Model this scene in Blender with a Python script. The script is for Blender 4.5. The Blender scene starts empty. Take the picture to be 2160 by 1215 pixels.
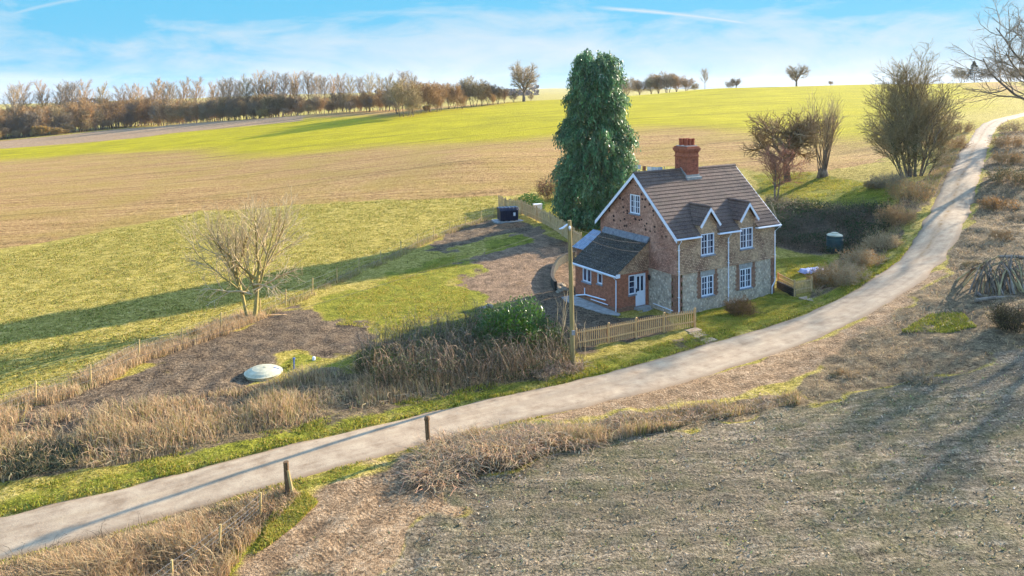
import bpy, math, random
import numpy as np
from mathutils import Vector, Matrix

R = math.radians
scene = bpy.context.scene
COL = scene.collection

# ------------------------------------------------------------------ camera, sky, sun, exposure
F, YH, CX, HC = 1600.0, 185.0, 1080.0, 15.0       # focal length and horizon in photo pixels, camera height in metres
cd = bpy.data.cameras.new('camera'); cam = bpy.data.objects.new('camera', cd); COL.objects.link(cam)
cam.location = (0, 0, HC); cam.rotation_euler = (R(90), 0, 0)
cd.sensor_width = 36; cd.lens = 36 * F / 2160; cd.shift_y = -(1215 / 2 - YH) / 2160
cd.clip_start = .5; cd.clip_end = 9000
scene.camera = cam
SUN_AZ, SUN_EL = R(37), R(18.8)                   # azimuth counted from +X towards +Y
sdir = Vector((math.cos(SUN_EL) * math.cos(SUN_AZ), math.cos(SUN_EL) * math.sin(SUN_AZ), math.sin(SUN_EL)))
sl = bpy.data.lights.new('sun', 'SUN'); sun = bpy.data.objects.new('sun', sl); COL.objects.link(sun)
sl.energy = 3.1; sl.angle = R(.5); sl.color = (1, .87, .68)
sun.rotation_euler = sdir.to_track_quat('Z', 'Y').to_euler(); sun.location = (60, 60, 60)
vs = scene.view_settings; vs.view_transform = 'Standard'; vs.look = 'None'; vs.exposure = 2.28; vs.gamma = 1
scene.cycles.max_bounces = 6; scene.cycles.transparent_max_bounces = 8


def nd(nt, typ, ins=None, **at):
    n = nt.nodes.new(typ)
    for k, v in at.items(): setattr(n, k, v)
    for k, v in (ins or {}).items():
        s = n.inputs[k]
        if isinstance(v, bpy.types.NodeSocket): nt.links.new(v, s)
        else: s.default_value = v
    return n


def c4(c): return (c[0], c[1], c[2], 1)


def S(r, g, b):                                    # an sRGB reading to a linear colour
    f = lambda v: v / 12.92 if v <= .04045 else ((v + .055) / 1.055) ** 2.4
    return (f(r / 255), f(g / 255), f(b / 255))


def ramp(nt, fac, stops):
    n = nt.nodes.new('ShaderNodeValToRGB'); nt.links.new(fac, n.inputs[0]); e = n.color_ramp.elements
    while len(e) < len(stops): e.new(.5)
    for i, (p, c) in enumerate(stops):
        e[i].position = p; e[i].color = c4(c) if isinstance(c, tuple) else (c, c, c, 1)
    return n.outputs[0]


def mix(nt, fac, a, b, mode='MIX'):
    n = nt.nodes.new('ShaderNodeMix'); n.data_type = 'RGBA'; n.blend_type = mode
    for i, v in ((0, fac), (6, a), (7, b)):
        if isinstance(v, bpy.types.NodeSocket): nt.links.new(v, n.inputs[i])
        else: n.inputs[i].default_value = v if i == 0 else c4(v)
    return n.outputs[2]


def mth(nt, op, a, b=0., clamp=False):
    n = nd(nt, 'ShaderNodeMath', {0: a, 1: b}, operation=op); n.use_clamp = clamp
    return n.outputs[0]


def noise(nt, vec, scale, detail=4, rough=.55, dist=0.):
    return nd(nt, 'ShaderNodeTexNoise', {'Vector': vec, 'Scale': scale, 'Detail': detail, 'Roughness': rough, 'Distortion': dist}).outputs[0]


def mapped(nt, vec, rz=0, sc=(1, 1, 1), loc=(0, 0, 0)):
    m = nd(nt, 'ShaderNodeMapping', {'Vector': vec}); m.inputs['Rotation'].default_value = (0, 0, rz)
    m.inputs['Scale'].default_value = sc; m.inputs['Location'].default_value = loc
    return m.outputs[0]


# sky: Nishita, with thin streaky clouds and two condensation trails laid over it by direction
w = bpy.data.worlds.new('World'); scene.world = w; w.use_nodes = True; nt = w.node_tree; nt.nodes.clear()
tc = nd(nt, 'ShaderNodeTexCoord').outputs['Generated']
sep = nd(nt, 'ShaderNodeSeparateXYZ', {0: tc})
sx, sy, sz = sep.outputs
sky = nd(nt, 'ShaderNodeTexSky', sky_type='NISHITA')
sky.sun_disc = False; sky.sun_elevation = SUN_EL; sky.sun_rotation = math.pi / 2 - SUN_AZ
sky.air_density = 1.; sky.dust_density = .4; sky.ozone_density = 3.
low = mth(nt, 'SUBTRACT', 1.3, mth(nt, 'MULTIPLY', sz, 2.6), True)     # clear air low down is still deep blue on this crisp day
skyc = mix(nt, mth(nt, 'MULTIPLY', low, .985), sky.outputs[0], (.17, .78, 1.22))
SKYW = .15
tx = mth(nt, 'DIVIDE', sx, mth(nt, 'MAXIMUM', sy, .05))      # bearing and height as tangents
tz = mth(nt, 'DIVIDE', sz, mth(nt, 'MAXIMUM', sy, .05))
cv = nd(nt, 'ShaderNodeCombineXYZ', {0: tx, 1: tz, 2: 0.}).outputs[0]
n1 = noise(nt, mapped(nt, cv, R(-24), (2.2, 6.5, 1), (4.3, 1.2, 0)), 1.6, 7, .6, .8)
n2 = noise(nt, mapped(nt, cv, R(-16), (5., 22, 1), (1.3, 2.2, 0)), 1.5, 6, .62, .5)
cl = mth(nt, 'ADD', mth(nt, 'MULTIPLY', n1, .75), mth(nt, 'MULTIPLY', n2, .42))
cl = mth(nt, 'ADD', cl, mth(nt, 'MULTIPLY', mth(nt, 'SUBTRACT', .075, tz), 1.9))
cl = mth(nt, 'ADD', cl, mth(nt, 'MULTIPLY', tx, .06))
cl = ramp(nt, cl, [(.52, 0.), (.66, .5), (.9, .97)])


def trail(x0, z0, x1, z1, wd):
    dx, dz = x1 - x0, z1 - z0; L = math.hypot(dx, dz)
    d = mth(nt, 'ADD', mth(nt, 'MULTIPLY', mth(nt, 'SUBTRACT', tx, x0), -dz / L), mth(nt, 'MULTIPLY', mth(nt, 'SUBTRACT', tz, z0), dx / L))
    t = mth(nt, 'ADD', mth(nt, 'MULTIPLY', mth(nt, 'SUBTRACT', tx, x0), dx / L / L), mth(nt, 'MULTIPLY', mth(nt, 'SUBTRACT', tz, z0), dz / L / L))
    t2 = mth(nt, 'MULTIPLY', mth(nt, 'MULTIPLY', t, mth(nt, 'SUBTRACT', 1., t)), 4.)
    d = mth(nt, 'ADD', d, mth(nt, 'MULTIPLY', t2, -.0035))
    wv = mth(nt, 'ADD', mth(nt, 'MULTIPLY', noise(nt, cv, 60., 3), wd * 1.2), wd * .5)
    m = mth(nt, 'SUBTRACT', 1., mth(nt, 'DIVIDE', mth(nt, 'ABSOLUTE', d), wv), True)
    return mth(nt, 'MULTIPLY', m, mth(nt, 'MULTIPLY', mth(nt, 'MAXIMUM', t2, 0.), 1.6, True), True)


tr = mth(nt, 'MAXIMUM', mth(nt, 'MULTIPLY', trail(.1, .106, .34, .08, .0032), .8), mth(nt, 'MULTIPLY', trail(-.68, .09, -.55, .12, .003), .4))
cl = mth(nt, 'MAXIMUM', cl, tr)
skyf = mix(nt, cl, skyc, (1.1, 1.2, 1.27))
bg = nd(nt, 'ShaderNodeBackground', {'Color': skyf, 'Strength': SKYW})
nt.links.new(bg.outputs[0], nd(nt, 'ShaderNodeOutputWorld').inputs[0])


# ------------------------------------------------------------------ helpers
def link(name, me, parent=None, mats=()):
    for m in mats: me.materials.append(m)
    o = bpy.data.objects.new(name, me); COL.objects.link(o)
    if parent: o.parent = parent
    return o


def tag(o, label=None, cat=None, group=None, kind=None):
    if label: o['label'] = label
    if cat: o['category'] = cat
    if group: o['group'] = group
    if kind: o['kind'] = kind
    return o


def empty(name, loc, label, cat, rz=0, group=None):
    o = bpy.data.objects.new(name, None); COL.objects.link(o); o.location = loc; o.rotation_euler = (0, 0, rz)
    o.empty_display_size = .3
    return tag(o, label, cat, group)


def dup(root, loc, rz=0, sc=1., label=None, group=None):
    def cp(o, par):
        c = o.copy(); COL.objects.link(c); c.parent = par
        for ch in kids.get(o.name, ()): cp(ch, c)
        return c
    kids = {}
    for o in root.children_recursive: kids.setdefault(o.parent.name, []).append(o)
    r = cp(root, None)
    r.location = loc; r.rotation_euler = (0, 0, rz); r.scale = sc if isinstance(sc, tuple) else (sc, sc, sc)
    return tag(r, label, None, group)


def np_mesh(name, V, Fc, col=None, smooth=False):
    """numpy arrays to a mesh; Fc is (n,3) or (n,4) or a list of such arrays"""
    if not isinstance(Fc, list): Fc = [Fc]
    V = np.asarray(V, np.float32)
    me = bpy.data.meshes.new(name)
    me.vertices.add(len(V)); me.vertices.foreach_set('co', V.ravel())
    lv = np.concatenate([f.ravel() for f in Fc]).astype(np.int32)
    tot = np.concatenate([np.full(len(f), f.shape[1]) for f in Fc]).astype(np.int32)
    me.loops.add(len(lv)); me.loops.foreach_set('vertex_index', lv)
    me.polygons.add(len(tot)); me.polygons.foreach_set('loop_start', np.concatenate([[0], np.cumsum(tot)[:-1]]).astype(np.int32))
    if smooth: me.polygons.foreach_set('use_smooth', np.ones(len(tot), bool))
    if col is not None: vcol(me, 'Col', col)
    me.update(calc_edges=True)
    return me


def vcol(me, name, col):
    col = np.asarray(col, np.float32)
    if col.shape[1] == 3: col = np.hstack([col, np.ones((len(col), 1), np.float32)])
    a = me.attributes.new(name, 'FLOAT_COLOR', 'POINT'); a.data.foreach_set('color', col.ravel())


class MB:
    """collects boxes, prisms and tubes and links them as one mesh object"""
    def __init__(s): s.v, s.f = [], []

    def add(s, vs, fs):
        o = len(s.v); s.v += [tuple(p) for p in vs]; s.f += [tuple(i + o for i in f) for f in fs]; return s

    def box(s, x0, x1, y0, y1, z0, z1):
        return s.add([(x, y, z) for z in (z0, z1) for y in (y0, y1) for x in (x0, x1)],
                     [(0, 2, 3, 1), (4, 5, 7, 6), (0, 1, 5, 4), (2, 6, 7, 3), (0, 4, 6, 2), (1, 3, 7, 5)])

    def obox(s, c, a, b, h):
        """box from a base centre c, half vectors a and b, height vector h"""
        c, a, b, h = map(Vector, (c, a, b, h)); q = [c - a - b, c + a - b, c - a + b, c + a + b]
        return s.add(q + [p + h for p in q], [(0, 2, 3, 1), (4, 5, 7, 6), (0, 1, 5, 4), (2, 6, 7, 3), (0, 4, 6, 2), (1, 3, 7, 5)])

    def prism(s, poly, ext):
        poly = [Vector(p) for p in poly]; e = Vector(ext); n = len(poly)
        return s.add(poly + [p + e for p in poly], [tuple(range(n))[::-1], tuple(range(n, 2 * n))] + [(i, (i + 1) % n, n + (i + 1) % n, n + i) for i in range(n)])

    def tube(s, pts, r, n=8, cap=True):
        pts = [Vector(p) for p in pts]; rs = r if isinstance(r, (list, tuple)) else [r] * len(pts); vs, fs = [], []
        for i, p in enumerate(pts):
            d = (pts[min(i + 1, len(pts) - 1)] - pts[max(i - 1, 0)]).normalized()
            a = d.orthogonal().normalized() if abs(d.z) < .9 else Vector((1, 0, 0)); a = (a - d * a.dot(d)).normalized(); b = d.cross(a)
            vs += [p + (a * math.cos(2 * math.pi * k / n) + b * math.sin(2 * math.pi * k / n)) * rs[i] for k in range(n)]
        for i in range(len(pts) - 1):
            fs += [(i * n + k, i * n + (k + 1) % n, (i + 1) * n + (k + 1) % n, (i + 1) * n + k) for k in range(n)]
        if cap: fs += [tuple(range(n))[::-1], tuple(range(len(vs) - n, len(vs)))]
        return s.add(vs, fs)

    def lathe(s, prof, c=(0, 0, 0), n=24):
        c = Vector(c); vs = [(c.x + r * math.cos(2 * math.pi * k / n), c.y + r * math.sin(2 * math.pi * k / n), c.z + z) for r, z in prof for k in range(n)]
        fs = [(i * n + k, i * n + (k + 1) % n, (i + 1) * n + (k + 1) % n, (i + 1) * n + k) for i in range(len(prof) - 1) for k in range(n)]
        return s.add(vs, fs + [tuple(range(n))[::-1], tuple(range(len(vs) - n, len(vs)))])

    def build(s, name, mat, parent=None, bevel=0, smooth=False):
        me = bpy.data.meshes.new(name); me.from_pydata(s.v, [], s.f); me.update()
        if smooth: me.polygons.foreach_set('use_smooth', np.ones(len(me.polygons), bool))
        o = link(name, me, parent, [mat])
        if bevel: m = o.modifiers.new('bevel', 'BEVEL'); m.width = bevel; m.segments = 2; m.limit_method = 'ANGLE'
        return o


# ------------------------------------------------------------------ the lie of the land
def cz(px, py, z): Y = F * (HC - z) / (py - YH); return ((px - CX) * Y / F, Y, z)
def cy(px, py, Y): return ((px - CX) * Y / F, Y, HC - (py - YH) * Y / F)


LANE = [(-330, 1215, -.8, 1.25), (0, 1131, -.5, 1.4), (300, 1058, -.35, 1.4), (600, 976, -.2, 1.4), (1000, 877, -.1, 1.4), (1200, 833, 0, 1.45), (1400, 784, 0, 1.6), (1560, 735, .1, 1.75),
        (1680, 697, .35, 1.75), (1790, 648, .85, 1.7), (1890, 588, 1.6, 1.6), (1965, 515, 2.7, 1.5), (2012, 430, 4.4, 1.4), (2040, 355, 6.2, 1.35), (2062, 302, 7.8, 1.3), (2096, 259, 9., 1.3)]
LANE_W = [cz(a, b, z) + (wd,) for a, b, z, wd in LANE] + [(118, 166, 10.6, 1.3), (165, 205, 12.5, 1.3)]
ctrl = [p[:3] for p in LANE_W]
ctrl += [cz(*a) for a in [
    (1428, 667, 0), (1630, 612, .1), (1215, 622, .1), (1300, 661, 0), (1210, 790, 0), (900, 800, -.1), (700, 800, -.1), (530, 672, 0), (300, 760, -.1), (0, 850, -.3),
    (0, 720, -.5), (0, 530, -2), (0, 400, -4), (0, 340, -6), (400, 450, -1), (400, 330, -2), (300, 560, -.7), (840, 330, 2), (840, 430, .6), (600, 380, -.2),
    (1000, 330, 3.5), (1000, 460, .5), (860, 520, .2), (1150, 380, 2), (1345, 345, 3), (1250, 470, 1), (1070, 465, .7), (1190, 505, .5),
    (2160, 1215, .3), (1500, 1215, 0), (700, 1215, -.3), (300, 1215, -.6), (2160, 900, .8), (2160, 760, 1.3), (1700, 900, .2), (1300, 950, 0), (2160, 640, 2.1), (2110, 590, 2.4), (2110, 480, 3.9), (2160, 400, 5.6), (2150, 330, 7.2), (1985, 660, 1.6),
    (1690, 560, .8), (1660, 545, .8), (1780, 535, 1), (1700, 518, 1.2), (1700, 428, 3.3), (1800, 440, 3.3), (1840, 470, 3.1), (1620, 440, 2.2), (1750, 390, 4), (1735, 372, 4.4), (1620, 372, 3.6), (1890, 400, 5.2), (1560, 350, 4.)]]
ctrl += [cy(*a) for a in [(0, 299, 330), (-250, 315, 330), (400, 260, 335), (640, 243, 300), (840, 241, 262), (1000, 225, 290), (1105, 213, 314), (1345, 250, 185), (1345, 203, 310),
                          (1500, 187, 310), (1500, 250, 180), (1690, 182, 310), (1840, 178, 305), (1840, 250, 165), (1840, 330, 110), (2050, 200, 240), (2000, 176, 320), (2130, 172, 330), (1990, 255, 140), 
                          (700, 203, 950), (300, 226, 950), (500, 210, 950), (1000, 203, 950), (1180, 196, 1400), (1500, 192, 1400), (0, 236, 900), (-300, 240, 900), (-300, 228, 2500), (0, 226, 2500), (300, 218, 2500), (560, 200, 2500), (800, 196, 2500), (1170, 186, 2500), (1500, 190, 2500)]]
ctrl += [(-40, 5, -.8), (0, 5, 0), (40, 5, 1), (0, -60, 0), (-100, 0, -2), (100, 0, 3), (90, 60, 4.5), (110, 110, 9), (-140, 60, -4), (-200, 150, -8), (-1000, 330, -15), (600, 330, 14), (60, 480, 3), (-100, 480, -4), (-300, 500, -8),
         (150, 480, 8), (600, 700, 10), (0, -600, 0), (-800, -500, -5), (800, -500, 5), (2500, 2500, 10), (-2500, 2500, -60), (2500, 0, 10), (-2500, 0, -40), (0, 4500, -40), (-1500, 4500, -90), (3000, 4500, 0)]
ctrl = np.array(ctrl); CS = 5.0
_K = np.sqrt(((ctrl[:, None, :2] - ctrl[None, :, :2]) ** 2).sum(-1) + CS * CS)
_n = len(ctrl)
_A = np.zeros((_n + 1, _n + 1)); _A[:_n, :_n] = _K - np.eye(_n) * .15; _A[:_n, _n] = 1; _A[_n, :_n] = 1
_W = np.linalg.solve(_A, np.append(ctrl[:, 2], 0))


def H(x, y):
    x, y = np.atleast_1d(np.asarray(x, float)), np.atleast_1d(np.asarray(y, float)); out = np.empty(len(x))
    for i in range(0, len(x), 40000):
        s = slice(i, i + 40000)
        out[s] = np.sqrt((x[s, None] - ctrl[None, :, 0]) ** 2 + (y[s, None] - ctrl[None, :, 1]) ** 2 + CS * CS) @ _W[:-1] + _W[-1]
    return out


_ys = np.geomspace(12, 1500, 2600)


def gp(px, py, dz=0.):
    """the point of the ground seen at a photo pixel"""
    x = (px - CX) / F * _ys; z = HC - (py - YH) / F * _ys; d = z - H(x, _ys)
    k = np.argmax(d < 0) if (d < 0).any() else int(np.argmin(d))
    if k > 0 and d[k] < 0:
        t = d[k - 1] / (d[k - 1] - d[k]); Y = _ys[k - 1] + t * (_ys[k] - _ys[k - 1])
    else: Y = _ys[k]
    X = (px - CX) / F * Y
    return Vector((X, Y, float(H(X, Y)[0]) + dz))


def on(x, y, dz=0.): return Vector((x, y, float(H(x, y)[0]) + dz))
def poly(pts): return np.array([gp(*p)[:2] for p in pts])


def hash2(i, j, s):
    h = (i * 374761393 + j * 668265263 + s * 1442695041) & 0xffffffff
    h = ((h ^ (h >> 13)) * 1274126177) & 0xffffffff
    return ((h ^ (h >> 16)) & 0xffff) / 65535.


def vn(x, y, sc, s=0):
    """value noise 0..1 with a feature size of sc metres"""
    x, y = np.asarray(x) / sc, np.asarray(y) / sc; i, j = np.floor(x).astype(np.int64), np.floor(y).astype(np.int64); u, v = x - i, y - j
    u, v = u * u * (3 - 2 * u), v * v * (3 - 2 * v)
    return (hash2(i, j, s) * (1 - u) + hash2(i + 1, j, s) * u) * (1 - v) + (hash2(i, j + 1, s) * (1 - u) + hash2(i + 1, j + 1, s) * u) * v


def inpoly(P, x, y):
    r = np.zeros(len(x), bool)
    for (x0, y0), (x1, y1) in zip(P, np.roll(P, -1, 0)):
        c = (y0 > y) != (y1 > y); r ^= c & (x < (x1 - x0) * (y - y0) / (y1 - y0 + 1e-12) + x0)
    return r


def seg_dist(P, x, y, closed=True):
    d = np.full(len(x), 1e9); Q = np.roll(P, -1, 0)
    for k in range(len(P) if closed else len(P) - 1):
        a, b = P[k], Q[k]; ab = b - a; t = np.clip(((x - a[0]) * ab[0] + (y - a[1]) * ab[1]) / (ab @ ab + 1e-12), 0, 1)
        d = np.minimum(d, np.hypot(x - a[0] - t * ab[0], y - a[1] - t * ab[1]))
    return d


def mask(P, x, y, soft=.6, warp=0., wsc=2.5, s=0):
    """1 inside the polygon, falling to 0 across its edge, the edge made uneven by warp metres"""
    m = np.zeros(len(x)); e = soft + warp + 1
    k = np.where((x > P[:, 0].min() - e) & (x < P[:, 0].max() + e) & (y > P[:, 1].min() - e) & (y < P[:, 1].max() + e))[0]
    if not len(k): return m
    X, Y = x[k], y[k]
    if warp:
        X, Y = X + warp * (vn(X, Y, wsc, s) + .5 * vn(X, Y, wsc * .4, s + 5) - .75) * 2, Y + warp * (vn(x[k], Y, wsc, s + 9) + .5 * vn(x[k], Y, wsc * .4, s + 3) - .75) * 2
    d = seg_dist(P, X, Y); d[~inpoly(P, X, Y)] *= -1
    t = np.clip(.5 + d / soft / 2, 0, 1); m[k] = t * t * (3 - 2 * t)
    return m


# smooth lane centre line, one point every 0.5 m
def spline(pts, step):
    pts = np.array(pts, float); out = []
    for i in range(len(pts) - 1):
        p0, p1, p2, p3 = pts[max(i - 1, 0)], pts[i], pts[i + 1], pts[min(i + 2, len(pts) - 1)]
        n = max(2, int(np.hypot(*(p2 - p1)[:2]) / step))
        for t in np.arange(n) / n:
            out.append(.5 * ((2 * p1) + (p2 - p0) * t + (2 * p0 - 5 * p1 + 4 * p2 - p3) * t * t + (3 * p1 - p0 - 3 * p2 + p3) * t ** 3))
    out.append(pts[-1]); return np.array(out)


LC = spline([(p[0], p[1], p[3]) for p in LANE_W], .5)


def lane_dist(x, y):
    """distance from the lane's edge, negative on the lane; far points get 99"""
    d = np.full(len(x), 99.); k = np.where((x > -60) & (x < 190) & (y > 10) & (y < 250))[0]
    if len(k):
        best = np.full(len(k), 1e9); wd = np.full(len(k), 1.3)
        for a in LC:
            q = np.hypot(x[k] - a[0], y[k] - a[1]); b = q < best; best[b] = q[b]; wd[b] = a[2]
        d[k] = best - wd
    return d


# ------------------------------------------------------------------ materials
def newmat(name):
    m = bpy.data.materials.new(name); m.use_nodes = True; nt = m.node_tree; nt.nodes.clear()
    out = nd(nt, 'ShaderNodeOutputMaterial'); b = nd(nt, 'ShaderNodeBsdfPrincipled'); nt.links.new(b.outputs[0], out.inputs[0])
    b.inputs['Specular IOR Level'].default_value = .25
    return m, nt, b, out


def bump(nt, b, h, strength=.5, dist=.05):
    n = nd(nt, 'ShaderNodeBump', {'Height': h, 'Strength': strength, 'Distance': dist}); nt.links.new(n.outputs[0], b.inputs['Normal'])


def simple(name, c, rough=.7, c2=None, sc=6., spec=.25, metal=0., bmp=0., obj=True, stretch=(1, 1, 1)):
    """one colour broken up by two sizes of noise"""
    m, nt, b, _ = newmat(name)
    t = nd(nt, 'ShaderNodeTexCoord').outputs['Object']
    n = noise(nt, mapped(nt, t, 0, stretch), sc, 6, .65)
    c2 = c2 or tuple(v * .6 for v in c)
    nt.links.new(ramp(nt, n, [(.3, c2), (.66, c)]), b.inputs['Base Color'])
    b.inputs['Roughness'].default_value = rough; b.inputs['Specular IOR Level'].default_value = spec; b.inputs['Metallic'].default_value = metal
    if bmp: bump(nt, b, n, bmp, .02)
    return m


def leafmat(name, c, trans=.35, rough=.6, spec=.2, var=.35):
    """leaf or stalk: its tint from the mesh, some light passing through"""
    m, nt, b, out = newmat(name)
    a = nd(nt, 'ShaderNodeAttribute', attribute_name='Col').outputs['Color']
    oi = nd(nt, 'ShaderNodeObjectInfo').outputs['Random']
    col = mix(nt, 1., c, a, 'MULTIPLY')
    col = mix(nt, 1., col, ramp(nt, oi, [(0, 1 - var), (1, 1 + var * .5)]), 'MULTIPLY')
    nt.links.new(col, b.inputs['Base Color']); b.inputs['Roughness'].default_value = rough; b.inputs['Specular IOR Level'].default_value = spec
    if trans:
        t = nd(nt, 'ShaderNodeBsdfTranslucent', {'Color': col})
        ms = nd(nt, 'ShaderNodeMixShader', {0: trans, 1: b.outputs[0], 2: t.outputs[0]}); nt.links.new(ms.outputs[0], out.inputs[0])
    return m


# ground: eight cover masks per vertex, each broken up by noise in the material
gm, nt, b, _ = newmat('ground')
P = nd(nt, 'ShaderNodeNewGeometry').outputs['Position']
z1 = nd(nt, 'ShaderNodeSeparateColor', {0: nd(nt, 'ShaderNodeAttribute', attribute_name='Z1').outputs['Color']})
z1a = nd(nt, 'ShaderNodeAttribute', attribute_name='Z1').outputs['Alpha']
z2 = nd(nt, 'ShaderNodeSeparateColor', {0: nd(nt, 'ShaderNodeAttribute', attribute_name='Z2').outputs['Color']})
z2a = nd(nt, 'ShaderNodeAttribute', attribute_name='Z2').outputs['Alpha']
flat = mapped(nt, P, 0, (1, 1, .2))
nf = noise(nt, flat, 5.5, 5, .7)            # clods and tussocks
nm = noise(nt, flat, 1.1, 5, .6)            # patches a metre across
nl = noise(nt, flat, .09, 5, .6)            # broad patches
rows_h = noise(nt, mapped(nt, P, R(-14), (.05, 1.3, .2)), 1., 5, .65)     # drill rows on the hill field
rows_f = noise(nt, mapped(nt, P, R(-30), (.25, 2.6, .2)), 1.4, 5, .7)     # rows on the near field
tramr = mapped(nt, P, R(-17), (1, 1, 1))
tram = nd(nt, 'ShaderNodeTexWave', {'Vector': tramr, 'Scale': .0131, 'Distortion': .6, 'Detail': 1., 'Detail Scale': .02}, wave_type='BANDS', bands_direction='Y').outputs[1]
tram = ramp(nt, tram, [(.0, 1.), (.018, 0.)])


def brk(m, n, k=.7, lo=.38, hi=.62):
    v = mth(nt, 'ADD', m, mth(nt, 'MULTIPLY', mth(nt, 'SUBTRACT', n, .5), k))
    return nd(nt, 'ShaderNodeMapRange', {0: v, 1: lo, 2: hi, 3: 0., 4: 1.}, clamp=True, interpolation_type='SMOOTHSTEP').outputs[0]


mx = mth(nt, 'ADD', mth(nt, 'MULTIPLY', nf, .5), mth(nt, 'MULTIPLY', nm, .5))
ng = noise(nt, flat, 2.4, 4, .75)
rough_grass = ramp(nt, mth(nt, 'ADD', mth(nt, 'MULTIPLY', nf, .35), mth(nt, 'ADD', mth(nt, 'MULTIPLY', ng, .4), mth(nt, 'MULTIPLY', nm, .25))), [(.39, S(72, 68, 28)), (.45, S(142, 128, 52)), (.52, S(176, 156, 72)), (.61, S(204, 178, 108))])
brown = ramp(nt, mth(nt, 'ADD', mth(nt, 'MULTIPLY', rows_h, .3), mth(nt, 'ADD', mth(nt, 'MULTIPLY', nf, .3), mth(nt, 'MULTIPLY', ng, .4))), [(.40, S(84, 62, 36)), (.47, S(150, 114, 68)), (.53, S(180, 142, 88)), (.61, S(208, 172, 116))])
brown = mix(nt, ramp(nt, nl, [(.42, 0.), (.62, .5)]), brown, S(160, 136, 62))
green = ramp(nt, mth(nt, 'ADD', mth(nt, 'MULTIPLY', rows_h, .7), mth(nt, 'MULTIPLY', nl, .3)), [(.36, S(134, 124, 14)), (.52, S(172, 158, 12)), (.66, S(192, 172, 26))])
lush = ramp(nt, mx, [(.36, S(66, 70, 20)), (.46, S(118, 118, 34)), (.56, S(148, 142, 48)), (.68, S(172, 156, 84))])
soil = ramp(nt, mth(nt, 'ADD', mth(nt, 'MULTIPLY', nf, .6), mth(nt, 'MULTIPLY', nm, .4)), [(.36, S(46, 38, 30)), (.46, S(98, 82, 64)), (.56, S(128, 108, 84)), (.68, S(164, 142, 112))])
tan = ramp(nt, mx, [(.36, S(108, 84, 60)), (.5, S(160, 130, 96)), (.64, S(192, 162, 126))])
near = ramp(nt, mth(nt, 'ADD', mth(nt, 'MULTIPLY', rows_f, .5), mth(nt, 'MULTIPLY', nf, .5)), [(.37, S(66, 58, 46)), (.46, S(120, 106, 84)), (.55, S(152, 134, 108)), (.67, S(192, 172, 142))])
rowb = noise(nt, mapped(nt, P, R(-30), (.05, .6, .2)), 1., 4, .65)
near = mix(nt, ramp(nt, rowb, [(.42, .6), (.56, 0.)]), near, S(92, 84, 66))
near = mix(nt, ramp(nt, mth(nt, 'ADD', mth(nt, 'MULTIPLY', nm, .5), mth(nt, 'MULTIPLY', nl, .5)), [(.46, 0.), (.6, .55)]), near, S(86, 88, 50))
straw = ramp(nt, mth(nt, 'ADD', mth(nt, 'MULTIPLY', mx, .5), mth(nt, 'MULTIPLY', ng, .5)), [(.36, S(62, 52, 38)), (.47, S(112, 94, 68)), (.58, S(150, 128, 94)), (.68, S(184, 160, 120))])
pale = ramp(nt, mx, [(.36, S(84, 68, 52)), (.48, S(132, 108, 84)), (.6, S(160, 132, 104))])
c = mix(nt, brk(z1.outputs[2], nm, .5), rough_grass, brown)
c = mix(nt, brk(z1a, mth(nt, 'ADD', mth(nt, 'MULTIPLY', nf, .5), mth(nt, 'MULTIPLY', rows_h, .5)), 1.5, .1, .9), c, green)
c = mix(nt, brk(z2.outputs[0], nm, .7, .3, .7), c, tan)
c = mix(nt, brk(z2.outputs[1], nm), c, near)
c = mix(nt, brk(z2.outputs[2], nm), c, straw)
c = mix(nt, brk(z2a, nm), c, pale)
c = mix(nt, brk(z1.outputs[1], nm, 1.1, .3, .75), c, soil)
c = mix(nt, brk(z1.outputs[0], mx, 1.3), c, lush)
fieldm = mth(nt, 'MAXIMUM', z1.outputs[2], z1a, True)
c = mix(nt, mth(nt, 'MULTIPLY', mth(nt, 'MULTIPLY', tram, fieldm), .3), c, S(92, 80, 40))
nt.links.new(c, b.inputs['Base Color']); b.inputs['Roughness'].default_value = .95; b.inputs['Specular IOR Level'].default_value = .1
rutm = nd(nt, 'ShaderNodeSeparateColor', {0: nd(nt, 'ShaderNodeAttribute', attribute_name='Z3').outputs['Color']}).outputs[0]
tread = nd(nt, 'ShaderNodeTexWave', {'Vector': mapped(nt, P, R(-48), (1, 1, 0)), 'Scale': 1.9, 'Distortion': 5.5, 'Detail': 2., 'Detail Scale': 1.2}, wave_type='BANDS', bands_direction='X').outputs[1]
rutt = mth(nt, 'MULTIPLY', rutm, ramp(nt, tread, [(.35, 1.), (.6, 0.)]))
c = mix(nt, mth(nt, 'MULTIPLY', rutt, .4), c, S(92, 74, 56))
nt.links.new(c, b.inputs['Base Color'])
g1 = noise(nt, flat, 11., 3, .8); g2 = noise(nt, mapped(nt, P, R(-25), (.6, 1.5, .2)), 4.2, 4, .8)
grit = mix(nt, 1., ramp(nt, g1, [(.36, .42), (.47, .95), (.56, 1.05), (.66, 1.5)]), ramp(nt, g2, [(.36, .55), (.46, .97), (.56, 1.04), (.66, 1.35)]), 'MULTIPLY')
c = mix(nt, .9, c, grit, 'MULTIPLY')
nt.links.new(c, b.inputs['Base Color'])
hh = mth(nt, 'ADD', mth(nt, 'SUBTRACT', mth(nt, 'ADD', mth(nt, 'MULTIPLY', nf, .6), mth(nt, 'MULTIPLY', g1, .4)), mth(nt, 'MULTIPLY', rutt, .03)), mth(nt, 'MULTIPLY', rows_h, mth(nt, 'MULTIPLY', fieldm, .6)))
bump(nt, b, hh, 1., .24)

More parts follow.
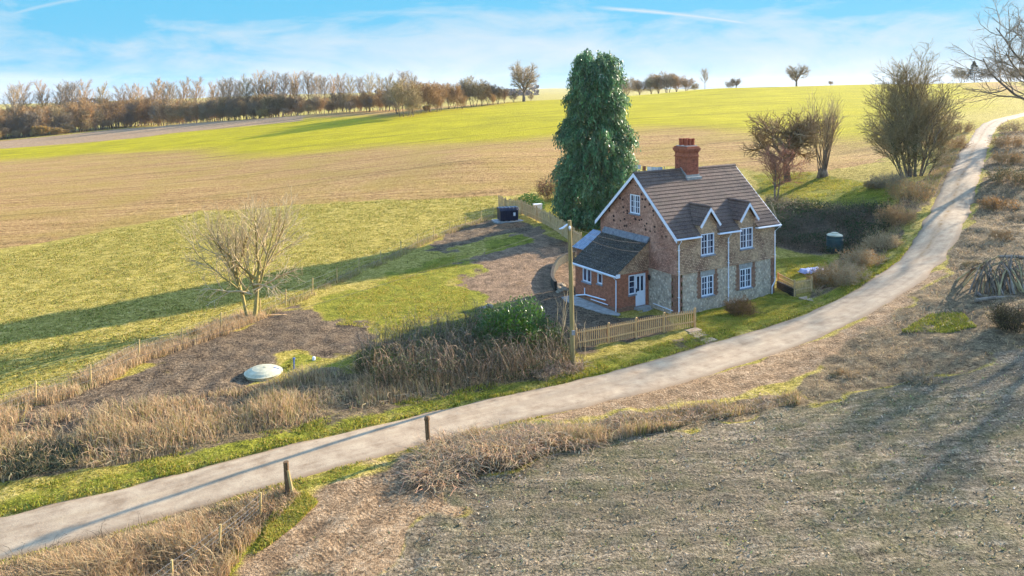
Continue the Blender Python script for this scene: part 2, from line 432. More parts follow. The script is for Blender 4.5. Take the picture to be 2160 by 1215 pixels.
# lane: worn pale surface, darker wheel-free crown and edges, tint by position across (attribute 'Col': r = across, g = along)
lm, nt, b, _ = newmat('lane')
P = nd(nt, 'ShaderNodeNewGeometry').outputs['Position']
ac = nd(nt, 'ShaderNodeSeparateColor', {0: nd(nt, 'ShaderNodeAttribute', attribute_name='Col').outputs['Color']})
n1 = noise(nt, P, 1.3, 6, .65); n2 = noise(nt, P, 14., 4, .7)
alng = noise(nt, nd(nt, 'ShaderNodeCombineXYZ', {0: mth(nt, 'MULTIPLY', ac.outputs[0], 9.), 1: mth(nt, 'MULTIPLY', ac.outputs[1], 40.), 2: 0.}).outputs[0], 1.2, 5, .6)
c = ramp(nt, mth(nt, 'ADD', mth(nt, 'MULTIPLY', n1, .7), mth(nt, 'MULTIPLY', alng, .3)), [(.36, S(140, 117, 90)), (.5, S(166, 143, 114)), (.64, S(182, 160, 129))])
c = mix(nt, ramp(nt, n2, [(.3, .35), (.5, 0.)]), c, S(120, 102, 82))
edge = mth(nt, 'ABSOLUTE', mth(nt, 'SUBTRACT', ac.outputs[0], .5))
edge = nd(nt, 'ShaderNodeMapRange', {0: mth(nt, 'ADD', edge, mth(nt, 'MULTIPLY', mth(nt, 'SUBTRACT', n1, .5), .22)), 1: .38, 2: .5, 3: 0., 4: .85}, clamp=True).outputs[0]
c = mix(nt, edge, c, S(128, 100, 70))
mid = mth(nt, 'SUBTRACT', 1., mth(nt, 'MULTIPLY', mth(nt, 'ABSOLUTE', mth(nt, 'SUBTRACT', ac.outputs[0], .46)), 9.), True)
mid = mth(nt, 'MULTIPLY', mth(nt, 'MULTIPLY', mid, ramp(nt, n1, [(.42, 0.), (.62, 1.)])), mth(nt, 'ADD', ac.outputs[2], .22, True))
spk = ramp(nt, noise(nt, P, 3.2, 3, .8), [(.66, 0.), (.72, .55)])
c = mix(nt, spk, c, S(116, 92, 66))
c = mix(nt, mid, c, S(120, 88, 44))
nt.links.new(c, b.inputs['Base Color']); b.inputs['Roughness'].default_value = .9
bump(nt, b, mth(nt, 'ADD', n2, mth(nt, 'MULTIPLY', n1, .6)), .35, .03)

# ------------------------------------------------------------------ ground as one sheet, cut along cover boundaries into named pieces
def axis(lo, hi, step, far_lo, far_hi, g=1.06):
    a = list(np.arange(lo, hi, step)); s = step
    while a[-1] < far_hi: s *= g; a.append(a[-1] + s)
    s = step; pre = []
    v = lo
    while v > far_lo: s *= g; v -= s; pre.append(v)
    return np.array(pre[::-1] + a)


gx = axis(-52, 62, .25, -4800, 4800); gy = axis(19, 104, .25, -1500, 4800, 1.045)
GX, GY = np.meshgrid(gx, gy); x, y = GX.ravel(), GY.ravel(); z = H(x, y)
ld = lane_dist(x, y)
lanem = np.clip(.5 - (ld - .25) / .5, 0, 1)


FENCE_PX = [(-60, 905), (75, 852), (192, 815), (293, 758), (383, 730), (467, 700), (549, 668), (603, 645), (659, 620), (711, 597), (757, 572), (803, 556), (846, 536), (881, 518), (915, 503), (949, 490), (982, 478), (1015, 467), (1042, 456)]
fence_w = [gp(*p) for p in FENCE_PX]
Zp = dict(
    field=np.vstack([[(-150, 25), (-60, 30)], poly(FENCE_PX), poly([(1062, 428), (1140, 396), (1200, 385), (1345, 352), (1560, 352), (1600, 364), (1700, 364), (1850, 345), (1985, 268)]), [(120, 200), (170, 250), (260, 420), (-100, 420), (-160, 345), (-400, 340), (-500, 100)]]),
    brown=np.vstack([[(-200, 70)], poly([(-300, 610), (0, 532), (200, 492), (420, 447), (640, 431), (900, 419), (1050, 409), (1150, 393), (1345, 352), (1560, 352), (1600, 364), (1700, 364), (1850, 345), (1985, 268)]), [(120, 200), (170, 250), (260, 420), (-100, 420), (-160, 345), (-500, 345)]]),
    crop=np.vstack([poly([(-400, 345), (0, 341), (420, 322), (800, 310), (1000, 302), (1180, 288), (1345, 274), (1500, 282), (1620, 290), (1850, 292), (1990, 258)]), [(150, 240), (250, 420), (40, 420), (0, 330)], poly([(1105, 214), (840, 243), (640, 253), (560, 262), (420, 273), (300, 288), (150, 303), (0, 312), (-300, 330)])]),
    margin=poly([(-200, 328), (0, 313), (150, 304), (300, 289), (420, 274), (560, 263), (640, 254), (640, 244), (430, 258), (300, 268), (150, 283), (0, 299), (-200, 312)]),
    lawn=poly([(690, 690), (700, 640), (800, 590), (900, 560), (960, 535), (990, 555), (985, 600), (1000, 640), (985, 660), (900, 680), (850, 718), (800, 718), (740, 690)]),
    lawn_b=poly([(700, 790), (870, 695), (1010, 648), (1060, 650), (1040, 700), (900, 740)]),
    lawn_c=poly([(1010, 540), (1030, 510), (1110, 494), (1130, 510), (1080, 520)]),
    weeds=poly([(585, 775), (640, 750), (680, 750), (690, 757), (640, 772), (600, 788)]),
    front=poly([(1215, 800), (1300, 770), (1420, 740), (1470, 708), (1440, 690), (1430, 670), (1630, 612), (1725, 632), (1650, 668), (1480, 725), (1225, 800)]),
    back=poly([(1110, 440), (1180, 415), (1300, 400), (1300, 470), (1220, 510), (1150, 470)]),
    yard=poly([(1635, 545), (1720, 538), (1765, 548), (1720, 590), (1635, 592)]),
    upper=poly([(1590, 368), (1700, 364), (1800, 380), (1900, 395), (1880, 432), (1700, 428), (1600, 408)]),
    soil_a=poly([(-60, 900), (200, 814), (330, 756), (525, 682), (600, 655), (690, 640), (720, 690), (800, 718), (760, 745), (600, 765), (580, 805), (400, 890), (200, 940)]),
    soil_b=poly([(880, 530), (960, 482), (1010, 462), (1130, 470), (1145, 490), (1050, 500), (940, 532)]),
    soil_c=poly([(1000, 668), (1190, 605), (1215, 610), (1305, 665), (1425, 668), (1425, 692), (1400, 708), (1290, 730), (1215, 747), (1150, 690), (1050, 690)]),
    soil_e=poly([(1400, 724), (1465, 702), (1490, 722), (1425, 745)]),
    soil_d=poly([(1140, 490), (1210, 520), (1215, 560), (1180, 570), (1165, 520)]),
    pale=poly([(985, 605), (960, 555), (1080, 500), (1150, 480), (1215, 545), (1185, 610), (1100, 640), (1000, 645)]),
    patio=poly([(1165, 610), (1170, 575), (1200, 560), (1225, 560), (1225, 620)]),
    near=np.vstack([poly([(560, 1215), (700, 1090), (870, 1012), (1060, 985), (1440, 895), (1700, 855), (1900, 805), (2160, 745)]), [(55, 45), (75, 20), (70, -40), (-12, -40), (-11, 15)]]),
    entry=poly([(500, 1230), (640, 1110), (690, 1040), (760, 975), (850, 945), (890, 1000), (1010, 1050), (900, 1120), (800, 1230)]),
    muddy=poly([(1075, 885), (1300, 830), (1500, 782), (1700, 728), (1830, 672), (1930, 575), (1990, 565), (1900, 655), (1800, 745), (1700, 795), (1450, 850), (1300, 870)]),
    bank=np.vstack([poly([(1690, 850), (1720, 800), (1830, 700), (1910, 645), (1985, 575), (2035, 490), (2065, 400), (2110, 280)]), [(90, 120), (95, 60)], poly([(2160, 745), (1900, 805)])]),
    ditch=np.vstack([[(-40, 24)], poly([(-100, 960), (0, 890), (300, 858), (560, 815), (740, 775), (1000, 720), (1200, 730), (1215, 800), (1000, 832), (740, 895), (400, 962), (100, 1005), (-60, 1040)])]),
    lowbank=poly([(-100, 1300), (0, 1170), (300, 1090), (590, 1015), (640, 1050), (560, 1130), (420, 1300)]),
    lowgreen=poly([(350, 1300), (520, 1140), (600, 1060), (640, 1040), (670, 1060), (600, 1150), (520, 1230)]),
    heap=poly([(870, 1020), (900, 940), (1060, 905), (1300, 880), (1500, 850), (1690, 830), (1700, 855), (1440, 900), (1060, 985)]),
    roadside=poly([(1700, 590), (1790, 520), (1870, 450), (1950, 380), (2010, 300), (2040, 270), (2030, 330), (1985, 400), (1900, 490), (1800, 590), (1720, 630)]),
    ivybank=poly([(1620, 520), (1615, 420), (1700, 430), (1880, 436), (1880, 480), (1790, 540), (1700, 530)]),
)


def M(n, soft=.6, warp=.5, **k): return mask(Zp[n], x, y, soft, warp, **k)


clump = np.clip((vn(x, y, 1.6, 3) * .6 + vn(x, y, .5, 4) * .4 - .3) * 2, 0, 1)
verge = np.clip(1 - np.abs(ld - .7) / 1.1, 0, 1) * (x < 24)
kill = np.maximum.reduce([M('entry', .8, .8), M('muddy', .6, .6)])
lushm = np.maximum.reduce([verge * (.55 + .4 * clump), M('lawn', 1.3, 1.8) * .85, M('lawn_b', .8, 1), M('lawn_c', .6, .6) * .8, M('weeds', .3, .3), M('front', .4, .2), M('back', .8, .4), M('yard', .5, .3), M('upper', 1, .6), M('lowgreen', .5, .5) * .8])
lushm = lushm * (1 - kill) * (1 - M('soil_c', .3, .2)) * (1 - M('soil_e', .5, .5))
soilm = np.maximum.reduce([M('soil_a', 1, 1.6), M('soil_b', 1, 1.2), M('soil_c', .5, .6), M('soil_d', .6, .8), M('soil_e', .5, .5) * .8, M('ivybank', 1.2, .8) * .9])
brownm = M('brown', 3.5, 2, wsc=7)
cropm = mask(Zp['crop'], x, y, 20, 8, 30)
tanm = np.maximum.reduce([mask(Zp['margin'], x, y, 2, 1, 9), M('entry', 1., 1.2), M('muddy', .5, .5) * .85])
nearm = M('near', .8, 1.0) * (1 - .9 * M('entry', 1., 1.2))
strawm = np.maximum.reduce([M('bank', .8, .8), M('ditch', .6, .5), M('lowbank', .6, .5), M('heap', .7, .5), M('roadside', .8, .5)])
palem = np.maximum.reduce([M('pale', .7, 1.), M('patio', .2, 0)])
# small relief
z += (1 - lanem) * ((vn(x, y, .9, 1) - .5) * .06 + (vn(x, y, .45, 2) - .5) * .07) * np.clip(1.1 - np.maximum(np.abs(x) - 60, 0) * .05, 0, 1) * (y < 110)
z += soilm * (vn(x, y, .6, 6) - .5) * .16 - lanem * .07 + np.clip(verge, 0, 1) * .05
u_, v_ = x * math.cos(R(30)) + y * math.sin(R(30)), -x * math.sin(R(30)) + y * math.cos(R(30))
z += nearm * (np.sin(v_ * 2 * math.pi / .95) * .02 + (vn(u_ * .35, v_, .4, 8) - .5) * .07)
z += strawm * (vn(x, y, 1.3, 11) - .4) * .25 * (1 - lanem) * (ld > .6)
rut = np.zeros(len(x))
# tyre ruts in the gateway
for q in ([(520, 1260), (660, 1120), (770, 1020), (830, 965)], [(610, 1260), (730, 1130), (820, 1035), (870, 970)], [(640, 1260), (760, 1120), (850, 1020)], [(830, 1260), (890, 1140), (930, 1060), (860, 995), (780, 960)], [(930, 1260), (1000, 1140), (1010, 1060), (930, 1000)], [(1330, 850), (1500, 815), (1690, 765), (1790, 720)], [(1350, 862), (1520, 828), (1700, 782), (1830, 715)]):
    dd = seg_dist(poly(q), x, y, False); al = np.sin((u_ + v_) * 2 * math.pi / .55) * .03; rut = np.maximum(rut, np.exp(-(dd / .32) ** 4) * (1 - lanem))
    z += np.where(dd < .8, -.03 * np.exp(-(dd / .3) ** 2) + .02 * np.exp(-((dd - .5) / .2) ** 2), 0) * (1 - lanem)
V = np.stack([x, y, z], 1)
ny, nx = GX.shape
i, j = np.meshgrid(np.arange(nx - 1), np.arange(ny - 1)); k0 = (j * nx + i).ravel()
quads = np.stack([k0, k0 + 1, k0 + nx + 1, k0 + nx], 1)
fx, fy = x[quads].mean(1), y[quads].mean(1)
reg = np.zeros(len(quads), int)
reg[inpoly(Zp['near'], fx, fy)] = 1
reg[inpoly(Zp['field'], fx, fy)] = 2
for n in ('front', 'back', 'yard', 'upper', 'lawn', 'lawn_b'): reg[inpoly(Zp[n], fx, fy)] = 3
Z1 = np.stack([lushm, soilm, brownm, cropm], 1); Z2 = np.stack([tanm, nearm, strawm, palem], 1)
for r, n in enumerate(('ground', 'near_field', 'hill_field', 'lawn')):
    q = quads[reg == r]; u, inv = np.unique(q, return_inverse=True)
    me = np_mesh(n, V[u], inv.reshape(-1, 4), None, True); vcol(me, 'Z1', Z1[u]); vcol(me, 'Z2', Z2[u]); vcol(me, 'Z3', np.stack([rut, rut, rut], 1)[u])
    tag(link(n, me, None, [gm]), kind='structure')

# lane
n = len(LC); d = np.gradient(LC[:, :2], axis=0); d /= np.linalg.norm(d, axis=1)[:, None]; nrm = np.stack([-d[:, 1], d[:, 0]], 1)
K = 13; lv, lc = [], []
for k in range(K):
    t = k / (K - 1); e = (vn(LC[:, 0] + k * 7, LC[:, 1], 1.1, 31) - .5) * .5 * (k in (0, K - 1))
    p = LC[:, :2] + nrm * ((1 - 2 * t) * (LC[:, 2] + .1) + e)[:, None]
    zz = H(p[:, 0], p[:, 1]) + .04 - .10 * abs(2 * t - 1) ** 6 + (vn(p[:, 0], p[:, 1], 1.2, 33) - .5) * .02
    lv.append(np.column_stack([p, zz])); lc.append(np.column_stack([np.full(n, t), np.arange(n) / 300, np.clip((LC[:, 0] - 26) / 6, 0, 1)]))
lv, lc = np.stack(lv, 1).reshape(-1, 3), np.stack(lc, 1).reshape(-1, 3)
i, j = np.meshgrid(np.arange(K - 1), np.arange(n - 1)); k0 = (j * K + i).ravel()
tag(link('lane', np_mesh('lane', lv, np.stack([k0, k0 + 1, k0 + K + 1, k0 + K], 1), lc, True), None, [lm]), kind='structure')


# ------------------------------------------------------------------ cottage
def rowmat(name, cols, bw, bh, mortar, msize=.012, patch=None, spots=None, rough=.85, bmp=.5):
    """coursed brick or hung tile on an upright wall, in the object's own metres"""
    m, nt, b, _ = newmat(name)
    o = nd(nt, 'ShaderNodeSeparateXYZ', {0: nd(nt, 'ShaderNodeTexCoord').outputs['Object']}).outputs
    v = nd(nt, 'ShaderNodeCombineXYZ', {0: mth(nt, 'ADD', o[0], o[1]), 1: o[2], 2: 0.}).outputs[0]
    br = nd(nt, 'ShaderNodeTexBrick', {'Vector': v, 'Color1': c4(cols[0]), 'Color2': c4(cols[1]), 'Mortar': c4(mortar), 'Scale': 1., 'Mortar Size': msize, 'Brick Width': bw, 'Row Height': bh, 'Bias': 0.})
    c = br.outputs[0]
    n = noise(nt, v, .55, 6, .65); n2 = noise(nt, v, 5., 5, .7)
    if patch: c = mix(nt, ramp(nt, n, [(.4, 0.), (.6, .75)]), c, patch)
    c = mix(nt, .9, c, ramp(nt, n2, [(.28, .4), (.72, 1.5)]), 'MULTIPLY')
    if spots:
        vo = nd(nt, 'ShaderNodeTexVoronoi', {'Vector': mapped(nt, v, 0, (2.6, 3.2, 1)), 'Scale': 1., 'Randomness': .8}, feature='F1')
        r = nd(nt, 'ShaderNodeSeparateColor', {0: vo.outputs['Color']}).outputs[0]
        sp = mth(nt, 'MULTIPLY', mth(nt, 'LESS_THAN', vo.outputs[0], .3), mth(nt, 'GREATER_THAN', r, .25))
        sp = mth(nt, 'MULTIPLY', sp, nd(nt, 'ShaderNodeMapRange', {0: o[2], 1: 4.6, 2: 5.2}, clamp=True).outputs[0])
        c = mix(nt, mth(nt, 'MULTIPLY', sp, .95), c, spots)
    nt.links.new(c, b.inputs['Base Color']); b.inputs['Roughness'].default_value = rough
    bump(nt, b, mth(nt, 'ADD', mth(nt, 'MULTIPLY', br.outputs[1], -1.), mth(nt, 'MULTIPLY', n2, .8)), bmp, .02)
    return m


m_tilehung = rowmat('tile_hanging', (S(208, 168, 134), S(156, 118, 92)), .17, .11, S(74, 54, 42), .016, S(200, 166, 128))
m_gabletile = rowmat('gable_tile', (S(186, 132, 106), S(152, 106, 84)), .17, .11, S(90, 64, 52), .012, S(192, 146, 120), S(46, 26, 24))
m_brick = rowmat('red_brick', (S(178, 98, 66), S(142, 74, 50)), .225, .075, S(160, 128, 106), .010, S(166, 104, 72))
m_oldbrick = rowmat('old_brick', (S(160, 112, 84), S(120, 82, 64)), .225, .075, S(120, 96, 80), .012, S(150, 112, 88))
m_chimbrick = rowmat('chimney_brick', (S(176, 92, 62), S(140, 70, 50)), .225, .075, S(130, 94, 76), .010, S(164, 96, 66))
m_flint, nt, b, _ = newmat('flint')
t = nd(nt, 'ShaderNodeTexCoord').outputs['Object']
vo = nd(nt, 'ShaderNodeTexVoronoi', {'Vector': t, 'Scale': 7.}, feature='F1'); n = noise(nt, t, 2.2, 6, .7)
rr = nd(nt, 'ShaderNodeSeparateColor', {0: vo.outputs['Color']}).outputs[0]
c = ramp(nt, rr, [(.0, S(144, 126, 106)), (.3, S(184, 162, 136)), (.7, S(200, 178, 150)), (1., S(218, 198, 170))])
c = mix(nt, ramp(nt, vo.outputs[0], [(.42, 0.), (.6, .7)]), c, S(166, 150, 132))
c = mix(nt, .8, c, ramp(nt, n, [(.3, .7), (.7, 1.15)]), 'MULTIPLY')
nt.links.new(c, b.inputs['Base Color']); b.inputs['Roughness'].default_value = .8; bump(nt, b, mth(nt, 'SUBTRACT', 1., vo.outputs[0]), .6, .03)
m_white = simple('white_paint', (.8, .81, .84), .45, (.66, .68, .72), 2.5)
m_door = simple('white_door', (.78, .81, .86), .35, (.7, .73, .78), 1.5)
m_glass, nt, b, _ = newmat('window_glass')
t = nd(nt, 'ShaderNodeTexCoord').outputs['Object']
nt.links.new(ramp(nt, noise(nt, t, 1.6, 3, .6), [(.4, (.012, .018, .04)), (.62, (.05, .065, .11))]), b.inputs['Base Color'])
b.inputs['Roughness'].default_value = .06; b.inputs['Specular IOR Level'].default_value = .5
m_lead = simple('lead', S(132, 132, 134), .6, S(88, 90, 94), 4.)
m_conc = simple('concrete', S(170, 166, 158), .9, S(126, 122, 114), 3., bmp=.3)
m_sill = simple('sill_stone', S(150, 152, 156), .85, S(104, 106, 112), 6.)
m_pot = simple('terracotta', S(176, 92, 62), .8, S(128, 66, 46), 9.)
m_black = simple('black_metal', (.02, .02, .022), .5)


def roofmat(name, base, dark, moss, lich, sc=1.):
    m, nt, b, _ = newmat(name)
    t = nd(nt, 'ShaderNodeTexCoord').outputs['Object']
    n1, n2, n3 = noise(nt, t, .8 * sc, 6, .7), noise(nt, t, 9 * sc, 4, .7), noise(nt, t, 16., 3, .75)
    c = ramp(nt, mth(nt, 'ADD', mth(nt, 'MULTIPLY', n1, .5), mth(nt, 'MULTIPLY', n2, .5)), [(.36, dark), (.6, base)])
    c = mix(nt, ramp(nt, noise(nt, t, 1.7, 6, .75), [(.54, 0.), (.68, .6)]), c, moss)
    c = mix(nt, ramp(nt, n3, [(.59, 0.), (.65, .8)]), c, lich)
    nt.links.new(c, b.inputs['Base Color']); b.inputs['Roughness'].default_value = .8
    bump(nt, b, n2, .4, .02)
    return m


m_roof = roofmat('roof_tile', S(116, 92, 77), S(66, 53, 48), S(92, 80, 60), S(156, 136, 116))
m_slate = roofmat('slate', S(74, 64, 52), S(36, 32, 27), S(78, 70, 46), S(172, 168, 150))
m_verge = m_white

HX, HY, HA = 10.83, 49.8, R(32.83)
house = empty('cottage', (HX, HY, 0), 'brick and flint cottage with tiled gable roof, twin gablets and a central chimney', 'house', HA)
hm = Matrix.Translation((HX, HY, 0)) @ Matrix.Rotation(HA, 4, 'Z')
L_, W_ = 9.8, 7.8


def zr(y): return 5.40 + .93 * min(y, W_ - y)


def wall(mb, O, u, n, x0, x1, z0, z1, holes=(), dep=.14):
    """upright wall with square openings and their reveals"""
    O, u, n = Vector(O), Vector(u), Vector(n); Z = Vector((0, 0, 1))
    xs = sorted({x0, x1, *[h[0] for h in holes], *[h[1] for h in holes]}); zs = sorted({z0, z1, *[h[2] for h in holes], *[h[3] for h in holes]})
    xs = [v for v in xs if x0 <= v <= x1]; zs = [v for v in zs if z0 <= v <= z1]
    P = lambda a, c, d=0: O + u * a + Z * c - n * d
    for a0, a1 in zip(xs, xs[1:]):
        for c0, c1 in zip(zs, zs[1:]):
            if not any(h[0] - 1e-6 <= a0 and a1 <= h[1] + 1e-6 and h[2] - 1e-6 <= c0 and c1 <= h[3] + 1e-6 for h in holes):
                mb.add([P(a0, c0), P(a1, c0), P(a1, c1), P(a0, c1)], [(0, 1, 2, 3)])
    for a0, a1, c0, c1 in holes:
        c0, c1 = max(c0, z0), min(c1, z1)
        for (a, c), (e, f) in (((a0, c0), (a1, c0)), ((a1, c0), (a1, c1)), ((a1, c1), (a0, c1)), ((a0, c1), (a0, c0))):
            mb.add([P(a, c), P(e, f), P(e, f, dep), P(a, c, dep)], [(0, 1, 2, 3)])


def window(O, u, n, x0, x1, z0, z1, cas=2, cols=2, rows=3, sill=True, inset=.1, name='window', bars=True, parent=None):
    O, u, n = Vector(O), Vector(u), Vector(n); Z = Vector((0, 0, 1))
    C = O + u * (x0 + x1) / 2 - n * inset

    def bar(mb, a0, a1, c0, c1, d0, d1):
        mb.obox(C + u * ((a0 + a1) / 2 - (x0 + x1) / 2) + Z * c0 + n * (d0 + d1) / 2, u * (a1 - a0) / 2, n * (d1 - d0) / 2, Z * (c1 - c0))
    f = MB(); t = .075
    bar(f, x0, x0 + t, z0, z1, 0, .09); bar(f, x1 - t, x1, z0, z1, 0, .09); bar(f, x0 + t, x1 - t, z0, z0 + t, 0, .09); bar(f, x0 + t, x1 - t, z1 - t, z1, 0, .09)
    cw = (x1 - x0 - 2 * t) / cas
    for k in range(cas):
        a0, a1 = x0 + t + k * cw, x0 + t + (k + 1) * cw
        if k: bar(f, a0 - .045, a0 + .045, z0 + t, z1 - t, .002, .1)
        if bars:
            for q in range(1, cols): bar(f, a0 + cw * q / cols - .016, a0 + cw * q / cols + .016, z0 + t, z1 - t, .012, .06)
            for q in range(1, rows): c = z0 + t + (z1 - z0 - 2 * t) * q / rows; bar(f, a0 + .01, a1 - .01, c - .016, c + .016, .014, .058)
    fo = f.build(name, m_white, parent or house)
    g = MB(); bar(g, x0 + .03, x1 - .03, z0 + .03, z1 - .03, .018, .03); g.build('pane', m_glass, fo)
    if sill:
        s = MB(); bar(s, x0 - .06, x1 + .06, z0 - .09, z0 - .003, 0, inset + .09); s.build('sill', m_sill, fo)
    return fo


X_, Y_ = Vector((1, 0, 0)), Vector((0, 1, 0))
fw_up = [(2.21, 3.49, 3.69, 5.14), (6.10, 7.42, 3.69, 5.14)]
fw_lo = [(2.28, 3.45, .93, 2.28), (6.10, 7.3, .9, 2.28)]
BAND = 2.74
mb = MB()                                             # flint ground floor
wall(mb, (0, 0, 0), X_, -Y_, .5, L_ - .4, -.8, BAND - .05, [(a - .38, b + .38, c - .1, BAND - .05) for a, b, c, d in fw_lo], .05)
wall(mb, (0, 0, 0), Y_, -X_, .5, W_ - .01, -.8, BAND - .05)
wall(mb, (L_, 0, 0), Y_, X_, .5, W_ - .4, -.8, BAND - .05); wall(mb, (0, W_, 0), X_, Y_, 0, L_, -.8, BAND - .05)
mb.build('flint_wall', m_flint, house)
ql, qr = MB(), MB()                                   # brick corners and window surrounds, toothed into the flint
for k in range(13):
    z0, z1 = -.8 + k * .27, min(-.8 + (k + 1) * .27, BAND - .05)
    ql.box(-.006, .52 if k % 2 else .38, -.006, .1, z0, z1); ql.box(-.004, .09, .1, .38 if k % 2 else .52, z0, z1)
    qr.box(L_ - (.32 if k % 2 else .44), L_ + .006, -.006, .42, z0, z1)
ql.build('brick_quoin', m_oldbrick, house); qr.build('brick_quoin', m_oldbrick, house)
for a, b_, c, d in fw_lo:
    mb = MB(); wall(mb, (0, 0, 0), X_, -Y_, a - .38, b_ + .38, c - .1, BAND - .05, [(a, b_, c - .1, BAND - .05)])
    for k in range(5):
        for q in (-1, 1):
            e = a - .38 if q < 0 else b_ + .38
            mb.box(min(e, e + q * .09), max(e, e + q * .09), -.006, .05, c + k * .3, c + k * .3 + .15)
    mb.build('brick_surround', m_oldbrick, house)
    mb = MB(); mb.box(a - .1, b_ + .1, -.008, .14, d, BAND - .052); mb.build('lintel', m_conc, house)
mb = MB()                                             # hung tiles above, kicking out at the foot
wall(mb, (0, -.03, 0), X_, -Y_, -.03, L_ + .03, BAND, 5.36, fw_up, .17)
for c in (2.85, 6.76):
    mb.prism([(c - .88, -.03, 5.362), (c + .88, -.03, 5.362), (c + .88, -.03, 5.72), (c, -.03, 6.76), (c - .88, -.03, 5.72)], (0, .3, 0))
mb.box(-.06, L_ + .06, -.075, -.03, BAND - .07, BAND + .03)
mb.build('tile_hung_wall', m_tilehung, house)
att = (3.52, 4.55, 6.17, 7.5); top = lambda y: zr(y) - .12
mb = MB()
for xx, s in ((-.03, 1), (L_ + .03, -1)):
    G = lambda pts: mb.add([(xx, y, z) for y, z in pts], [tuple(range(len(pts)))])
    a, b_, c, d = att
    G([(-.03, BAND), (a, BAND), (a, top(a)), (-.03, top(-.03))]); G([(b_, BAND), (W_, BAND), (W_, top(W_)), (b_, top(b_))])
    if s > 0: G([(a, BAND), (b_, BAND), (b_, c), (a, c)]); G([(a, d), (b_, d), (b_, top(b_)), (W_ / 2, top(W_ / 2)), (a, top(a))])
    else: G([(a, BAND), (b_, BAND), (b_, top(b_)), (W_ / 2, top(W_ / 2)), (a, top(a))])
for (y, z), (y2, z2) in zip([(att[0], att[2]), (att[1], att[2]), (att[1], att[3]), (att[0], att[3])], [(att[1], att[2]), (att[1], att[3]), (att[0], att[3]), (att[0], att[2])]):
    mb.add([(-.03, y, z), (-.03, y2, z2), (.14, y2, z2), (.14, y, z)], [(0, 1, 2, 3)])
mb.box(-.07, -.03, -.06, W_, BAND - .07, BAND + .03)
wall(mb, (0, W_, 0), X_, Y_, -.03, L_ + .03, BAND - .05, 5.36)
mb.build('tile_hung_gable', m_gabletile, house)
for h in fw_up: window((0, -.03, 0), X_, -Y_, *h)
for h in fw_lo: window((0, 0, 0), X_, -Y_, *h)
window((-.03, 0, 0), -Y_, -X_, -att[1], -att[0], att[2], att[3])


def courses(x0, x1, y_lo, y_hi, z_lo, z_hi, n, ripple, skip=None, along='x', lip=.05, step=.05, jit=.0):
    """roof slope laid course by course: each course lifts at its lower edge, with the tile's profile along it"""
    v, f = [], []; xs = np.arange(x0, x1 + step / 2, step); m = len(xs)
    for k in range(n):
        t0, t1 = k / n, min((k + 1.25) / n, 1)
        for t, up in ((t0, lip), (t1, .0), (t0, lip - .045)):
            yy, zz = y_lo + (y_hi - y_lo) * t, z_lo + (z_hi - z_lo) * t
            for i, xx in enumerate(xs):
                q = ripple * (abs(math.sin(xx * math.pi / .165)) - .5) + jit * (hash2(int(xx / .3) + 50, k, 5) - .5)
                dz = up + (q if up >= 0 else 0)
                v.append((xx, yy, zz + dz) if along == 'x' else (yy, xx, zz + dz))
        o = k * 3 * m
        for i in range(m - 1):
            if skip and skip(xs[i] + step / 2, y_lo + (y_hi - y_lo) * (t0 + .3 / n), z_lo + (z_hi - z_lo) * (t0 + .3 / n)): continue
            f += [(o + i, o + i + 1, o + m + i + 1, o + m + i), (o + 2 * m + i, o + 2 * m + i + 1, o + i + 1, o + i)]
    return v, f


GB = [2.85, 6.76]
skip = lambda xx, yy, zz: any(abs(xx - c) < .93 and zz < 6.9 - 1.2 * abs(xx - c) for c in GB)
mb = MB()
mb.add(*courses(-.28, L_ + .28, -.28, W_ / 2, 5.14, 9.03, 19, .03, skip, lip=.06, jit=.015)); mb.add(*courses(-.28, L_ + .28, W_ + .28, W_ / 2, 5.14, 9.03, 19, .022, step=.165))
mb.tube([(x, W_ / 2, 9.0 + .01 * (i % 2)) for i, x in enumerate(np.linspace(-.3, L_ + .3, 26))], .13, 8)
roof = mb.build('roof', m_roof, house)
for c in GB:
    mb = MB(); zl = 6.95 - 1.2
    for s in (-1, 1):
        q, g = [], []
        for k in range(5):
            a0, a1 = 1 - k / 5, 1 - (k + 1.1) / 5 if k < 4 else 0
            for a, up in ((a0, .05), (a1, .005), (a0, 0)):
                zz = 6.95 - 1.2 * a; q += [(c + s * a, -.3, zz + up), (c + s * a, (zz + .03 - 5.4) / .93, zz + up)]
            o = k * 6; g += [(o, o + 1, o + 3, o + 2), (o, o + 4, o + 5, o + 1)]
        mb.add(q, g)
    mb.tube([(c, -.32, 6.95), (c, 1.66, 6.95)], .1, 8)
    g = mb.build('gablet_roof', m_slate if False else m_roof, roof)
    mb = MB()
    for s in (-1, 1):
        d = Vector((s * 1.02, 0, -1.224)); nn = Vector((s * 1.2, 0, 1)).normalized() * .19
        p0 = Vector((c, -.345, 6.93))
        mb.prism([p0, p0 + d, p0 + d - nn * .9, p0 - Vector((0, 0, .24))], (0, .04, 0))
    mb.build('bargeboard', m_white, g)
for xx in (-.33, L_ + .29):
    mb = MB()                                         # bargeboards on both gables
    for s in (0, 1):
        p = [(-.3, 5.13), (W_ / 2, 9.03), (W_ / 2, 8.77), (-.3, 4.86)]
        mb.prism([(xx, y if not s else W_ - y, z) for y, z in p], (.04, 0, 0))
    mb.build('bargeboard', m_white, house)
for a, b_ in ((-.28, 1.93), (3.77, 5.84), (7.68, L_ + .28)):
    mb = MB(); mb.box(a, b_, -.26, -.035, 4.98, 5.08); mb.build('soffit', m_white, house)
    mb = MB(); mb.tube([(a - .06, -.33, 5.06), (b_ + .06, -.33, 5.04)], .062, 8); mb.build('gutter', m_white, house)
